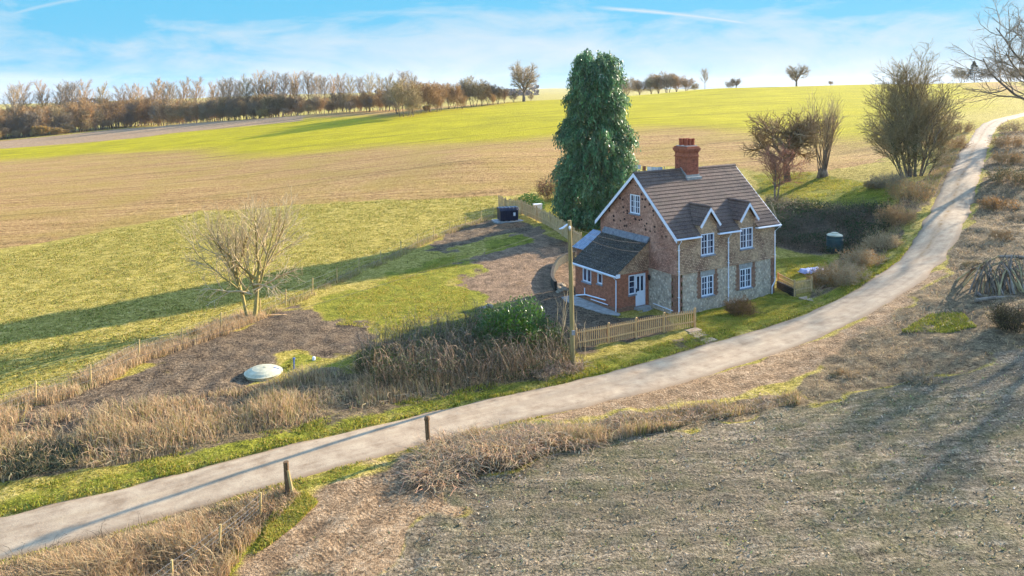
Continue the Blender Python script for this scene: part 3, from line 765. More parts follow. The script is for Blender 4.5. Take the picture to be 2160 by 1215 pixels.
for xx, foot in ((.09, 0), (4.83, 0), (L_ - .07, 1)):
    p = [(xx, -.31, 5.03), (xx, -.31, 4.92), (xx, -.09, 4.62), (xx, -.09, .15)]
    if foot: p = [(L_ + .27, -.31, 5.03), (L_ + .2, -.3, 4.93), (xx, -.1, 4.6), (xx, -.1, 1.0), (xx - .32, -.1, .62), (xx - .32, -.1, .0)]
    mb = MB(); mb.tube(p, .042, 8)
    for zz in (1.2, 2.9, 4.3): mb.box(xx - .06, xx + .06, -.14, -.03, zz, zz + .04)
    mb.build('downpipe', m_white, house)
# chimney
mb = MB(); x0, x1, y0, y1 = 4.3, 5.5, 3.3, 4.5
mb.box(x0, x1, y0, y1, 7.6, 10.72)
for zz, h, e in ((9.95, .1, .05), (10.3, .09, .05), (10.39, .09, .1), (10.48, .12, .12), (10.6, .1, .06)): mb.box(x0 - e, x1 + e, y0 - e, y1 + e, zz, zz + h)
ch = mb.build('chimney', m_chimbrick, roof, .012)
mb = MB()
mb.box(x0 - .14, x1 + .14, y0 - .2, y0 - .002, 8.18, 8.52); mb.box(x0 - .1, x1 + .1, y0 - .03, y0 - .003, 8.5, 8.68)
for s in (x0 - .05, x1 + .0): mb.prism([(s, y0, 8.45), (s, 3.9, 9.02), (s, 3.9, 9.2), (s, y0, 8.68)], (.05, 0, 0))
mb.build('flashing', m_conc, ch)
for ix in range(3):
    for iy in range(2):
        p = MB(); cx_, cy_ = x0 + .24 + ix * .36, y0 + .33 + iy * .52
        p.lathe([(.15, 10.7), (.155, 10.78), (.13, 10.83), (.125, 11.18), (.15, 11.2), (.15, 11.27), (.11, 11.27), (.1, 11.0)], (cx_, cy_, 0), 12)
        p.build('chimney_pot', m_pot, ch, smooth=False)
mb = MB(); mb.box(x0 + .06, x1 - .06, y0 + .06, y1 - .06, 10.7, 10.78)
mb.build('flaunching', m_conc, ch)

# brick lean-to on the gable
lx, ly0, ly1 = -2.85, 2.65, 7.2
mb = MB(); sw = [(-6.36, -5.4, 1.37, 2.46), (-4.72, -4.2, 1.55, 2.29)]
wall(mb, (lx, 0, 0), -Y_, -X_, -ly1, -ly0, -.5, 2.62, sw)
dh = [(-1.22, -.27, .165, 2.36), (-1.84, -1.22, 1.05, 2.36)]
wall(mb, (0, ly0, 0), X_, -Y_, lx, -.03, -.5, 2.5, dh)
wall(mb, (0, ly1, 0), X_, Y_, lx, 0, -.5, 2.5)
mb.build('lean_to_wall', m_brick, house)
yy = ly1; mb = MB(); mb.add([(lx, yy, 2.5), (-.03, yy, 2.5), (-.03, yy, 4.42), (lx, yy, 2.58)], [(0, 1, 2, 3)]); mb.build('lean_to_gable', m_tilehung, house)
yy = ly0; mb = MB(); mb.add([(lx, yy, 2.5), (-.03, yy, 2.5), (-.03, yy, 4.42), (lx, yy, 2.58)], [(0, 1, 2, 3)])
mb.build('lean_to_gable', m_tilehung, house)
mb = MB(); mb.box(lx - .05, lx, ly0 - .05, ly1, -.5, .32); mb.box(lx - .05, -1.35, ly0 - .05, ly0, -.5, .3); mb.build('plinth', m_oldbrick, house)
mb = MB(); mb.add(*courses(ly0 - .16, ly1 + .16, lx - .28, -.02, 2.5, 4.52, 13, .004, along='y', lip=.045, step=.1, jit=.03))
lr = mb.build('lean_to_roof', m_slate, house)
mb = MB(); mb.prism([(-.03, ly0 - .1, 4.5), (-.03, ly0 - .1, 4.78), (-.06, ly0 - .1, 4.78), (-.3, ly0 - .1, 4.42), (-.3, ly0 - .1, 4.36)], (0, ly1 - ly0 + .25, 0)); mb.build('flashing', m_lead, lr)
mb = MB(); mb.box(lx - .25, lx - .22, ly0 - .14, ly1 + .14, 2.36, 2.52); mb.box(lx - .22, lx, ly0 - .14, ly1 + .14, 2.38, 2.41)
mb.box(lx - .24, lx + .12, ly0 - .17, ly0 - .141, 2.34, 2.6); mb.build('fascia', m_white, lr)
mb = MB(); mb.tube([(lx - .32, ly0 - .2, 2.47), (lx - .32, ly1 + .2, 2.5)], .055, 8); mb.build('gutter', m_white, lr)
mb = MB(); mb.tube([(lx - .3, ly0 + .05, 2.42), (lx - .2, ly0 + .05, 2.3), (lx - .06, ly0 + .05, 2.15), (lx - .06, ly0 + .05, -.2)], .036, 8); mb.build('downpipe', m_white, house)
mb = MB(); mb.tube([(lx - .1, 3.75, .62), (lx - .1, 5.9, .5), (lx - .12, 6.95, .22)], .045, 8); mb.tube([(lx - .1, 6.0, .5), (lx - .1, 6.0, .95)], .04, 8)
mb.tube([(lx - .1, 5.3, .32), (lx - .1, 3.5, .36)], .03, 8); mb.build('waste_pipe', m_white, house)
window((lx, 0, 0), -Y_, -X_, *sw[0], cols=1, rows=1, cas=2); window((lx, 0, 0), -Y_, -X_, *sw[1], cols=1, rows=1, cas=1)
window((0, ly0, 0), X_, -Y_, *dh[1], cols=1, rows=3, cas=1, bars=True)
mb = MB(); a, b_, c, d = dh[0]; y = ly0 + .06
mb.box(a, a + .07, y, y + .08, c, d); mb.box(b_ - .07, b_, y, y + .08, c, d); mb.box(a + .07, b_ - .07, y, y + .08, d - .08, d); mb.box(a, b_, y - .05, y + .08, c - .05, c)
a, b_ = a + .07, b_ - .07
mb.box(a, b_, y + .01, y + .06, c, c + 1.0); mb.box(a, a + .12, y + .01, y + .06, c + 1., d - .08); mb.box(b_ - .12, b_, y + .01, y + .06, c + 1., d - .08); mb.box((a + b_) / 2 - .06, (a + b_) / 2 + .06, y + .01, y + .06, c + 1., d - .08); mb.box(a + .1, b_ - .1, y + .01, y + .06, d - .2, d - .08)
mb.box(a + .1, b_ - .1, y + .002, y + .02, c + .15, c + .85)
dr = mb.build('door', m_door, house, .006)
mb = MB(); mb.box(a + .1, b_ - .1, y + .03, y + .04, c + .95, d - .1); mb.build('pane', m_glass, dr)
mb = MB(); mb.box(a + .02, a + .07, y - .04, y + .01, c + .95, c + 1.2); mb.tube([(a + .045, y - .04, c + 1.05), (a + .16, y - .05, c + 1.05)], .014, 6); mb.build('handle', m_black, dr)
mb = MB(); mb.box(-1.55, -.1, ly0 - .75, ly0 - .002, -.3, .0); mb.box(-1.4, -.18, ly0 - .42, ly0 - .003, 0, .16); mb.build('doorstep', m_conc, house, .015)
mb = MB(); lp = (-.12, ly0 - .16); mb.box(lp[0] - .02, lp[0] + .02, lp[1], ly0, 2.12, 2.17)
mb.lathe([(.03, 1.85), (.06, 1.88), (.085, 2.08), (.1, 2.1), (.03, 2.2), (.015, 2.25)], (lp[0], lp[1], 0), 8); mb.build('wall_lantern', m_black, house)
mb = MB(); mb.tube([(-.02, 2.2, .32), (-.02, .35, .26)], .03, 6); mb.build('service_pipe', m_white, house)

# small outbuilding with a corrugated roof behind the lean-to
m_corr = simple('corrugated_sheet', S(150, 160, 172), .55, S(112, 122, 134), 3., .3)
sh = empty('outbuilding', hm @ Vector((-.7, 8.7, 0)), 'small brick outbuilding with blue-grey corrugated roof behind the lean-to', 'outbuilding', HA)
mb = MB(); mb.prism([(-.55, -.75, -.4), (1.1, -.75, -.4), (1.1, -.75, 4.0), (-.55, -.75, 3.16)], (0, 1.2, 0)); mb.build('wall', m_oldbrick, sh)
mb = MB(); v, f = [], []
for i, yy in enumerate(np.arange(-.95, .66, .06)):
    dz = .025 * math.sin(i * math.pi / 2); v += [(-.85, yy, 3.1 + dz), (1.2, yy, 4.2 + dz)]
    if i: f.append((2 * i - 2, 2 * i, 2 * i + 1, 2 * i - 1))
mb.add(v, f); mb.build('roof', m_corr, sh)


# ------------------------------------------------------------------ fences, pole, tanks and other things standing about
m_pale = simple('new_softwood', S(228, 180, 122), .8, S(188, 140, 88), 5., bmp=.2, stretch=(3, 3, .6))
m_weather = simple('weathered_wood', S(222, 184, 130), .85, S(146, 114, 76), 4., bmp=.3, stretch=(4, 4, .5))
m_post = simple('fence_post', S(206, 180, 120), .85, S(140, 114, 72), 5., bmp=.3, stretch=(3, 3, .6))
m_oldpost = simple('old_post', S(128, 98, 66), .9, S(66, 48, 32), 5., bmp=.6, stretch=(4, 4, .5))
m_pole = simple('pole_wood', S(160, 142, 92), .8, S(112, 96, 58), 2.5, bmp=.3, stretch=(5, 5, .3))
m_wire = simple('galvanised_wire', (.32, .32, .31), .5, (.2, .19, .17), 9.)
m_cable = simple('cable', (.12, .11, .1), .8, (.08, .07, .06), 3.)
rng = random.Random(7)


def picket_run(root, p, q, n, h, w=.07, gap_top=0., pointed=True, mat=None, rails=(.3, .82), thick=.022, jit=0., zfun=None):
    """pales between two ground points, in the root's own frame"""
    p, q = Vector(p), Vector(q); u = (q - p); u.z = 0; u.normalize(); nn = Vector((-u.y, u.x, 0)); mb = MB()
    for i in range(n):
        t = (i + .5) / n; c = p.lerp(q, t); hh = h + rng.uniform(-jit, jit); k = w / 2 * (1 + rng.uniform(-jit, jit))
        if zfun: c.z = zfun(c)
        c = c + nn * .04
        tl = nn * rng.uniform(-jit, jit) * .3 + u * rng.uniform(-jit, jit) * .3
        a, b_ = c - u * k + Vector((0, 0, .05)), c + u * k + Vector((0, 0, .05))
        mb.prism([a, b_, b_ + tl + Vector((0, 0, hh - .1)), c + tl + Vector((0, 0, hh)), a + tl + Vector((0, 0, hh - .1))], nn * thick)
    mb.build('pales', mat, root)
    for r in rails:
        m2 = MB(); a, b_ = p + Vector((0, 0, h * r)), q + Vector((0, 0, h * r)); d = (b_ - a) / 2
        m2.obox((a + b_) / 2, d, nn * .02, (0, 0, .08)); m2.build('rail', mat, root)


# picket fence along the lane in front of the cottage
pts = [gp(1216, 737), gp(1284, 725), gp(1342, 713), gp(1401, 701), gp(1466, 691)]
root = empty('picket_fence', pts[0], 'pale new wooden picket fence in front of the cottage beside the utility pole', 'fence')
loc = [p - pts[0] for p in pts]
for a, b_ in zip(loc, loc[1:]): picket_run(root, a, b_, max(10, int((b_ - a).length / .145)), 1.12, .07, mat=m_pale)
for p in loc:
    mb = MB(); mb.box(p.x - .06, p.x + .06, p.y - .06, p.y + .06, p.z - .3, p.z + 1.2); mb.prism([(p.x - .07, p.y - .07, p.z + 1.2), (p.x + .07, p.y - .07, p.z + 1.2), (p.x, p.y - .07, p.z + 1.25)], (0, .14, 0))
    mb.build('post', m_pale, root)

# low picket fence and gate at the right-hand corner of the cottage
pts = [gp(1641, 607), gp(1676, 624), gp(1712, 616)]
root = empty('picket_gate', pts[1], 'small weathered picket gate at the path beyond the cottage corner', 'gate')
picket_run(root, (0, 0, .03), pts[2] - pts[1], 13, 1.0, .055, mat=m_weather)
for p in (Vector((0, 0, 0)), pts[2] - pts[1]):
    mb = MB(); mb.box(p.x - .05, p.x + .05, p.y - .05, p.y + .05, p.z - .3, p.z + 1.12); mb.build('post', m_weather, root)
root = empty('picket_fence', pts[0], 'short low picket fence on the dark retaining wall beside the cottage corner', 'fence')
picket_run(root, (0, 0, .5), pts[1] - pts[0] + Vector((0, 0, .42)), 16, .62, .05, mat=m_pale)
for p in (Vector((0, 0, .45)), (pts[1] - pts[0]) * .97 + Vector((0, 0, .38))):
    mb = MB(); mb.box(p.x - .04, p.x + .04, p.y - .04, p.y + .04, p.z - .3, p.z + .7); mb.build('post', m_pale, root)
m_retain = rowmat('retaining_wall', (S(84, 70, 60), S(56, 46, 42)), .3, .14, S(40, 34, 30), .02, S(60, 62, 48))
d = pts[1] - pts[0]; nn = Vector((-d.y, d.x, 0)).normalized(); mb = MB(); mb.obox(pts[0] + d / 2 - Vector((0, 0, .4)) , d / 2 * .98, nn * .12, (0, 0, .9)); o = mb.build('retaining_wall', m_retain)
tag(o, 'low dark stone retaining wall under the short picket fence', 'wall')

# garden fence of split pales behind the oil tank
px = [(1050, 436), (1066, 446), (1100, 452), (1132, 466), (1160, 480), (1186, 498), (1206, 514), (1226, 528)]
pts = [gp(*p) for p in px]
root = empty('paling_fence', pts[0], 'weathered split paling fence curving from the oil tank to the cottage', 'fence')
loc = [p - pts[0] for p in pts]
for a, b_ in zip(loc, loc[1:]): picket_run(root, a, b_, max(8, int((b_ - a).length / .16)), 1.5, .13, mat=m_weather, jit=.12)
for p in loc[1:]:
    mb = MB(); mb.box(p.x - .06, p.x + .06, p.y - .06, p.y + .06, p.z - .3, p.z + 1.62); mb.build('post', m_weather, root)


def wire_fence(name, pts, label, h, strands, mat, mesh=False, lean=.04, thin=.045):
    root = empty(name, pts[0], label, 'fence'); loc = [p - pts[0] for p in pts]; tops = []
    for p in loc:
        t = Vector((rng.uniform(-lean, lean), rng.uniform(-lean, lean), h * rng.uniform(.9, 1.08))); mb = MB()
        mb.tube([p - Vector((0, 0, .3)), p + t * .5, p + t], [thin * 1.1, thin, thin * .95], 7); mb.build('post', mat, root)
        tops.append(t)
    for s in strands:
        mb = MB(); q = []
        for i, p in enumerate(loc):
            q.append(p + tops[i] * s + Vector((0, -.05, 0)))
            if i < len(loc) - 1: q.append((p + tops[i] * s + loc[i + 1] + tops[i + 1] * s) / 2 + Vector((0, -.05, -.03)))
        mb.tube(q, .0045, 4); mb.build('wire', m_wire, root)
    if mesh:
        mb = MB()
        for i in range(len(loc) - 1):
            n = int((loc[i + 1] - loc[i]).length / .3)
            for k in range(1, n):
                t = k / n; a = loc[i].lerp(loc[i + 1], t); b_ = tops[i].lerp(tops[i + 1], t); mb.tube([a + b_ * strands[0] - Vector((0, .05, 0)), a + b_ * .72 - Vector((0, .05, 0))], .003, 3, False)
        mb.build('netting', m_wire, root)
    return root


wire_fence('wire_fence', fence_w, 'long post and wire fence between the garden and the hill field', 1.12, (.3, .6, .92), m_post)
b_ = gp(549, 670) + Vector((.5, .1, 0)); mb = MB(); mb.obox(b_ + Vector((.55, .2, .05)), (.55, .05, -.0), (-.01, .05, 0), (.0, 0, .06)); o = mb.build('loose_plank', m_pale); o.rotation_euler = (0, 0, 0)
tag(o, 'loose pale plank lying by the wire fence next to the bare tree', 'plank')
low = [gp(609, 1046), gp(549, 1092), gp(463, 1166), gp(364, 1240), gp(240, 1330)]
wire_fence('stock_fence', low[1:], 'stock wire fence with netting in the bottom corner beside the gateway', .95, (.1, .25, .4, .55, .72, .95), m_post, True)
for (px, py), lab, h, w_ in (((606, 1044), 'thick mossy gatepost with a leaning brace by the stock fence', 1.25, .1), ((903, 948), 'old knobbly gatepost in front of the bramble heap', 1.25, .1)):
    p = gp(px, py); g = empty('gatepost', p, lab, 'gatepost'); mb = MB()
    mb.tube([(0, 0, -.4), (.01, 0, .3), (-.03, 0, .8), (-.05, .0, h)], [w_ * 1.1, w_, w_ * .95, w_], 9); mb.build('post', m_oldpost, g)
    if w_ == .1 and px < 700:
        mb = MB(); mb.tube([(.28, -.06, -.2), (.03, -.04, .95)], [.07, .06], 7); mb.build('brace', m_post, g)
    else:
        mb = MB(); mb.lathe([(.1, h - .05), (.13, h + .02), (.11, h + .12), (.05, h + .15)], (-.05, 0, 0), 7); mb.build('knob', m_oldpost, g)

# utility pole and its wires
pb = gp(1209, 780); pole = empty('utility_pole', pb, 'tall wooden utility pole standing in brambles at the end of the picket fence', 'utility pole')
mb = MB(); mb.tube([(0, 0, -.6), (-.05, 0, 2), (-.12, 0, 5), (-.2, 0, 7.95)], [.135, .125, .115, .1], 12); mb.build('shaft', m_pole, pole)
mb = MB(); mb.box(-.24, -.16, -.3, .3, 7.45, 7.53); mb.build('bracket', m_wire, pole)
for s in (-.24, .24):
    mb = MB(); mb.lathe([(.03, 7.53), (.06, 7.56), (.065, 7.63), (.04, 7.68), (.02, 7.7)], (-.2, s, 0), 10); mb.build('insulator', m_white, pole)
mb = MB(); mb.tube([(-.3, -.02, 7.75), (-.55, -.03, 7.55), (-.75, -.05, 7.5)], [.05, .07, .03], 6); mb.build('cable_clamp', m_white, pole)
mb = MB(); mb.box(-.09, .09, -.2, -.155, 1.9, 2.15); mb.build('pole_plate', m_wire, pole)
tp = pb + Vector((-.2, 0, 7.6))


def cable(a, b_, sag, r, label):
    a, b_ = Vector(a), Vector(b_); mb = MB()
    mb.tube([a.lerp(b_, t) - Vector((0, 0, sag * 4 * t * (1 - t))) for t in np.linspace(0, 1, 25)], r, 5)
    tag(mb.build('overhead_cable', m_cable), label, 'cable')


cable(tp + Vector((0, .24, 0)), hm @ Vector((-.06, 1.5, 4.6)), .35, .006, 'upper thin overhead cable running from the utility pole across the lean-to roof')
cable(tp + Vector((0, -.24, -.1)), hm @ Vector((-.06, .5, 4.5)), .7, .006, 'lower thin overhead cable running from the utility pole across the lean-to roof')
cable(tp + Vector((-.55, 0, -.1)), (-40, -14, 8.2), .9, .0055, 'overhead cable running left from the utility pole above the bare soil')

# oil tank on its slab
m_tank = simple('oil_tank_plastic', S(26, 36, 60), .4, S(16, 22, 40), 2., .4)
tb = gp(1071, 466); tk = empty('oil_tank', tb, 'dark blue plastic oil tank with ribbed lid on a concrete slab', 'oil tank', R(18))
mb = MB(); mb.box(-1.55, 1.55, -.95, .95, -.25, .08); mb.build('slab', m_conc, tk, .02)
mb = MB(); mb.prism([(-.98, -.6, .14), (.98, -.6, .14), (1.02, -.6, 1.2), (-1.02, -.6, 1.2)], (0, 1.2, 0))
for k in range(-3, 4): mb.box(k * .28 - .04, k * .28 + .04, -.64, -.6, .2, 1.12)
for k in (-.6, 0, .6): mb.box(k - .1, k + .1, -.55, .55, .08, .15)
mb.build('body', m_tank, tk, .04)
mb = MB(); mb.prism([(-1.1, -.68, 1.2), (-1.1, .68, 1.2), (-1.1, .4, 1.5), (-1.1, -.4, 1.5)], (2.2, 0, 0))
for k in range(-2, 3): mb.prism([(k * .42 - .05, -.7, 1.2), (k * .42 - .05, .7, 1.2), (k * .42 - .05, .42, 1.54), (k * .42 - .05, -.42, 1.54)], (.1, 0, 0))
mb.build('lid', m_tank, tk, .03)
mb = MB(); mb.box(.42, .66, -.675, -.645, .62, .98); mb.build('label_plate', m_white, tk)
o = MB().box(-.45, .45, -.25, .25, 0, 1.0).box(-.5, .5, -.3, .3, 1.0, 1.06).build('meter_cabinet', m_white, None, .02); o.location = gp(1134, 450); o.rotation_euler = (0, 0, .4); tag(o, 'pale cabinet standing behind the paling fence below the laurel', 'cabinet')

# treatment-plant dome and its vent pipe in the bare soil
m_grp = simple('glass_fibre', S(198, 190, 156), .5, S(160, 152, 122), 2.5, .4)
p = gp(556, 789); dm = empty('treatment_tank', p, 'pale green domed tank lid in the bare soil by the tall dry grass', 'tank lid', R(10)); dm.scale = (.84, .84, .8)
mb = MB(); mb.lathe([(1.06, -.15), (1.08, .1), (1.16, .11), (1.17, .16), (1.08, .19), (.95, .3), (.7, .4), (.4, .46), (.12, .48), (.01, .48)], (0, 0, 0), 40); mb.build('dome', m_grp, dm, smooth=False)
mb = MB(); mb.lathe([(.12, .46), (.12, .5), (.02, .505)], (.1, 0, 0), 16); mb.build('inspection_cap', m_grp, dm)
m_blue = simple('blue_paint', S(84, 110, 170), .5); mb = MB(); mb.prism([(.62, -.1, .435), (.98, -.1, .29), (.98, .0, .29), (.62, .0, .435)], (0, 0, .012)); mb.build('name_plate', m_blue, dm)
p = gp(620, 777); st = empty('vent_pipe', p, 'thin blue-grey stand pipe in the green weeds beside the dome', 'pipe'); mb = MB(); mb.tube([(0, 0, -.2), (0, 0, .5)], .04, 8); mb.build('pipe', m_blue, st); mb = MB(); mb.lathe([(.04, .48), (.075, .5), (.07, .56), (.02, .58)], (0, 0, 0), 8); mb.build('cap', m_blue, st)
o = MB().lathe([(.09, -.05), (.09, .1), (.07, .14), (.02, .15)], (0, 0, 0), 9).build('white_marker', m_white); o.location = gp(662, 758); tag(o, 'small white inspection marker in the green weeds', 'marker')

# green water tank, tarpaulin, slabs
m_gtank = simple('green_tank', S(44, 74, 74), .5, S(28, 50, 52), 2., .3); p = gp(1761, 528); wt = empty('water_tank', p, 'round dark green water tank below the bramble bank', 'water tank')
mb = MB(); mb.lathe([(.66, -.3), (.67, .2), (.69, .22), (.67, .25), (.67, .55), (.69, .58), (.67, .61), (.66, .95), (.69, .98), (.66, 1.02), (.64, 1.22), (.6, 1.26), (.01, 1.27)], (0, 0, 0), 28); mb.build('body', m_gtank, wt)
mb = MB(); mb.lathe([(.62, 1.25), (.66, 1.3), (.55, 1.38), (.3, 1.46), (.28, 1.52), (.01, 1.53)], (0, 0, 0), 28); mb.build('lid', m_grp, wt)
m_tarp = simple('tarpaulin', S(160, 170, 200), .5, S(120, 128, 158), 3., .4); v, f = [], []
for i in range(13):
    for j in range(7): v.append((-1. + i / 6, (j - 3) * .14, .28 + .1 * math.sin(i * 1.3) * math.cos(j) * .6 - (.26 if j in (0, 6) or i in (0, 12) else 0)))
for i in range(12):
    for j in range(6): k = i * 7 + j; f.append((k, k + 7, k + 8, k + 1))
o = MB().add(v, f).build('tarpaulin_sheet', m_tarp, None, smooth=True); o.location = gp(1712, 574); o.rotation_euler = (0, 0, .35); tag(o, 'crumpled blue-grey sheet lying on the grass by the hedge', 'tarpaulin')
for k, (px, py) in enumerate([(1462, 697), (1472, 704), (1483, 711), (1494, 718), (1702, 629), (1716, 632)]):
    o = MB().box(-.5, .5, -.28, .28, -.1, .05).build('paving_slab', m_sandslab if k else (m_sandslab := simple('paving', S(186, 160, 128), .9, S(140, 112, 84), 4., bmp=.3)), None, .015); o.location = gp(px, py); o.rotation_euler = (0, 0, R(32) + rng.uniform(-.1, .1))
    tag(o, ['worn slab of the path touching the picket fence end', 'second slab of the path from the picket fence end', 'third slab of the path from the picket fence end', 'slab of the path nearest the lane edge', 'paving slab under the small picket gate', 'paving slab between the small gate and the lane'][k], 'paving slab', 'paving slabs of the two paths')
# concrete path round the lean-to, curved wall, rubble
mb = MB(); q = [hm @ Vector(v) for v in [(-2.95, 2.2, 0), (-2.95, 7.3, 0), (-4.0, 7.3, 0), (-4.35, 5.6, 0), (-3.95, 3.6, 0), (-3.3, 2.0, 0)]]
mb.prism([(v.x, v.y, float(H(v.x, v.y)[0]) - .2) for v in q][::-1], (0, 0, .28)); o = mb.build('path', m_conc); tag(o, kind='structure')
px = [(1212, 546), (1192, 552), (1176, 564), (1167, 582), (1165, 600), (1172, 612)]; q = spline([tuple(gp(*p)[:2]) for p in px], .3); mb = MB()
for a, b_ in zip(q, q[1:]):
    a, b_ = on(*a[:2]), on(*b_[:2]); d = b_ - a; nn = Vector((-d.y, d.x, 0)).normalized() * .11; mb.obox((a + b_) / 2 - Vector((0, 0, .3)), d / 2 * 1.02, nn, (0, 0, .95))
tag(mb.build('garden_wall', m_retain), 'low curved dark garden wall round the gravel patio by the lean-to', 'wall')
m_stone = simple('rubble', S(170, 152, 126), .9, S(96, 84, 70), 5., bmp=.5)


def rock(name, loc, r, mat, label=None, cat=None, group=None, sq=.6):
    n = 14; v, f = [], []
    for i in range(6):
        for k in range(n):
            th = math.pi * (i + .5) / 6; ph = 2 * math.pi * k / n; rr = r * (.75 + .5 * hash2(i + int(loc.x * 9), k // 2, 3)); v.append((rr * math.sin(th) * math.cos(ph), rr * math.sin(th) * math.sin(ph), rr * sq * math.cos(th)))
    for i in range(5):
        for k in range(n): f.append((i * n + k, (i + 1) * n + k, (i + 1) * n + (k + 1) % n, i * n + (k + 1) % n))
    f += [tuple(range(n)), tuple(range(5 * n, 6 * n))[::-1]]
    o = MB().add(v, f).build(name, mat); o.location = loc + Vector((0, 0, r * .2)); return tag(o, label, cat, group)


for k, (px, py, r) in enumerate([(1176, 609, .34), (1184, 606, .42), (1190, 612, .3), (1180, 616, .25), (1171, 605, .22), (1032, 648, .3), (1022, 651, .22), (1012, 651, .16)]):
    rock('rubble_stone', gp(px, py), r, m_stone, 'rough tan stone of the rubble heap at the end of the curved garden wall' if k < 5 else 'pale broken stone lying at the shaded edge of the lawn', 'stone', 'rubble stones by the garden wall' if k < 5 else 'broken stones on the lawn edge')
# washing on a line behind the roof
a, b_ = cy(1338, 346, 90), cy(1402, 352, 88); mb = MB(); mb.tube([Vector(a).lerp(Vector(b_), t) - Vector((0, 0, .15 * 4 * t * (1 - t))) for t in np.linspace(0, 1, 9)], .012, 4)
tag(mb.build('washing_line', m_cable), 'washing line strung behind the cottage roof', 'washing line')
for k, (v, s) in enumerate(((a, -1), (b_, 1))):
    zg = float(H(v[0], v[1])[0]); mb = MB(); mb.tube([(v[0], v[1], zg - .2), (v[0], v[1], v[2] + .05)], .04, 6); tag(mb.build('line_post', m_wire), ['slim post holding the washing line beside the conifer', 'slim post holding the washing line behind the ridge'][k], 'post')
for k, (t, wd, h, c) in enumerate([(.12, .7, .5, (220, 224, 230)), (.33, .4, .55, (150, 96, 70)), (.5, .45, .5, (214, 218, 226)), (.68, .8, .55, (200, 206, 216)), (.86, .5, .5, (176, 186, 204))]):
    p = Vector(a).lerp(Vector(b_), t) - Vector((0, 0, .15 * 4 * t * (1 - t))); v, f = [], []
    for i in range(7):
        for j in range(5): v.append(((i / 6 - .5) * wd, .05 * math.sin(i * 1.9 + j * .5) * j / 3 + .012, -h * j / 4))
    for i in range(6):
        for j in range(4): q = i * 5 + j; f.append((q, q + 5, q + 6, q + 1))
    o = MB().add(v, f).build('laundry', simple('cloth', S(*c), .9), None, smooth=True); o.location = p
    tag(o, ['white cloth on the washing line nearest the conifer', 'brown garment on the washing line', 'narrow white cloth in the middle of the washing line', 'wide pale cloth on the washing line', 'pale blue cloth at the chimney end of the washing line'][k], 'laundry', 'laundry on the washing line')


# ------------------------------------------------------------------ trees
def bark(name, c, c2):
    m, nt, b, _ = newmat(name)
    t = nd(nt, 'ShaderNodeTexCoord').outputs['Object']; oi = nd(nt, 'ShaderNodeObjectInfo').outputs['Random']
    c = mix(nt, 1., ramp(nt, noise(nt, mapped(nt, t, 0, (1, 1, .4)), 3., 5, .7), [(.35, c2), (.65, c)]), ramp(nt, oi, [(0, .75), (1, 1.2)]), 'MULTIPLY')
    nt.links.new(c, b.inputs['Base Color']); b.inputs['Roughness'].default_value = .85
    return m


def grow(seed, trunks, lv):
    """recursive branching; returns segments (p0, p1, r0, r1) of the wood and of the twigs"""
    rn = random.Random(seed); out = ([], [])

    def br(p, d, L, r, k):
        c = lv[k]; n = c['s']; pts = [(p, d, r)]; w = c['w']; q = out[1 if c.get('twig') else 0]
        for i in range(n):
            d = (d + Vector((rn.gauss(0, w), rn.gauss(0, w), rn.gauss(0, w) + c['u']))).normalized()
            p2 = p + d * (L / n); r2 = r * (1 - (i + 1) / n * (1 - c.get('t', .4)))
            q.append((*p, *p2, pts[-1][2], r2)); p = p2; pts.append((p, d, r2))
        if k + 1 < len(lv):
            nk = max(1, int(round(c['n'] * rn.uniform(.8, 1.2)))); az = rn.uniform(0, 6.28)
            for j in range(nk):
                t = c['b'] + (1 - c['b']) * (j + rn.random() * .8) / nk; f = min(t, .999) * n; i = int(f)
                P0 = pts[i][0].lerp(pts[i + 1][0], f - i); D = pts[i + 1][1]; rr = pts[i][2] * (1 - (f - i)) + pts[i + 1][2] * (f - i)
                az += 2.4 + rn.uniform(-.5, .5); a = D.orthogonal().normalized(); b = D.cross(a); e = a * math.cos(az) + b * math.sin(az)
                g = R(c['a'] * rn.uniform(.6, 1.35)); ld = c.get('l', .62) * (1.2 - .55 * t) * rn.uniform(.75, 1.2)
                br(P0, (D * math.cos(g) + e * math.sin(g)).normalized(), L * ld, max(min(rr * .75, r * c.get('k', .5)), c.get('m', .008)), k + 1)
    for p, d, L, r in trunks: br(Vector(p), Vector(d).normalized(), L, r, 0)
    return [np.array(o).reshape(-1, 8) for o in out]


HT = {}


def height(root):
    if root.name not in HT: HT[root.name] = max(v[2] for c in root.children for v in c.bound_box)
    return HT[root.name]


def fit(root, h, wide=1.): s = h / height(root); root.scale = (s * wide, s * wide, s); return root


def tubes(seg, k=3):
    p, q, r0, r1 = seg[:, :3], seg[:, 3:6], seg[:, 6], seg[:, 7]; d = q - p; d /= np.linalg.norm(d, axis=1)[:, None] + 1e-9
    ref = np.where(np.abs(d[:, 2:3]) > .9, np.array([[1., 0, 0]]), np.array([[0., 0, 1]])); a = np.cross(d, ref); a /= np.linalg.norm(a, axis=1)[:, None]; b = np.cross(d, a)
    an = 2 * np.pi * np.arange(k) / k; e = a[:, None] * np.cos(an)[None, :, None] + b[:, None] * np.sin(an)[None, :, None]
    V = np.concatenate([p[:, None] + e * r0[:, None, None], q[:, None] + e * r1[:, None, None]], 1)
    i = np.arange(k); f = np.stack([i, (i + 1) % k, k + (i + 1) % k, k + i], 1); Fc = (f[None] + (np.arange(len(seg)) * 2 * k)[:, None, None]).reshape(-1, 4)
    return V.reshape(-1, 3), Fc


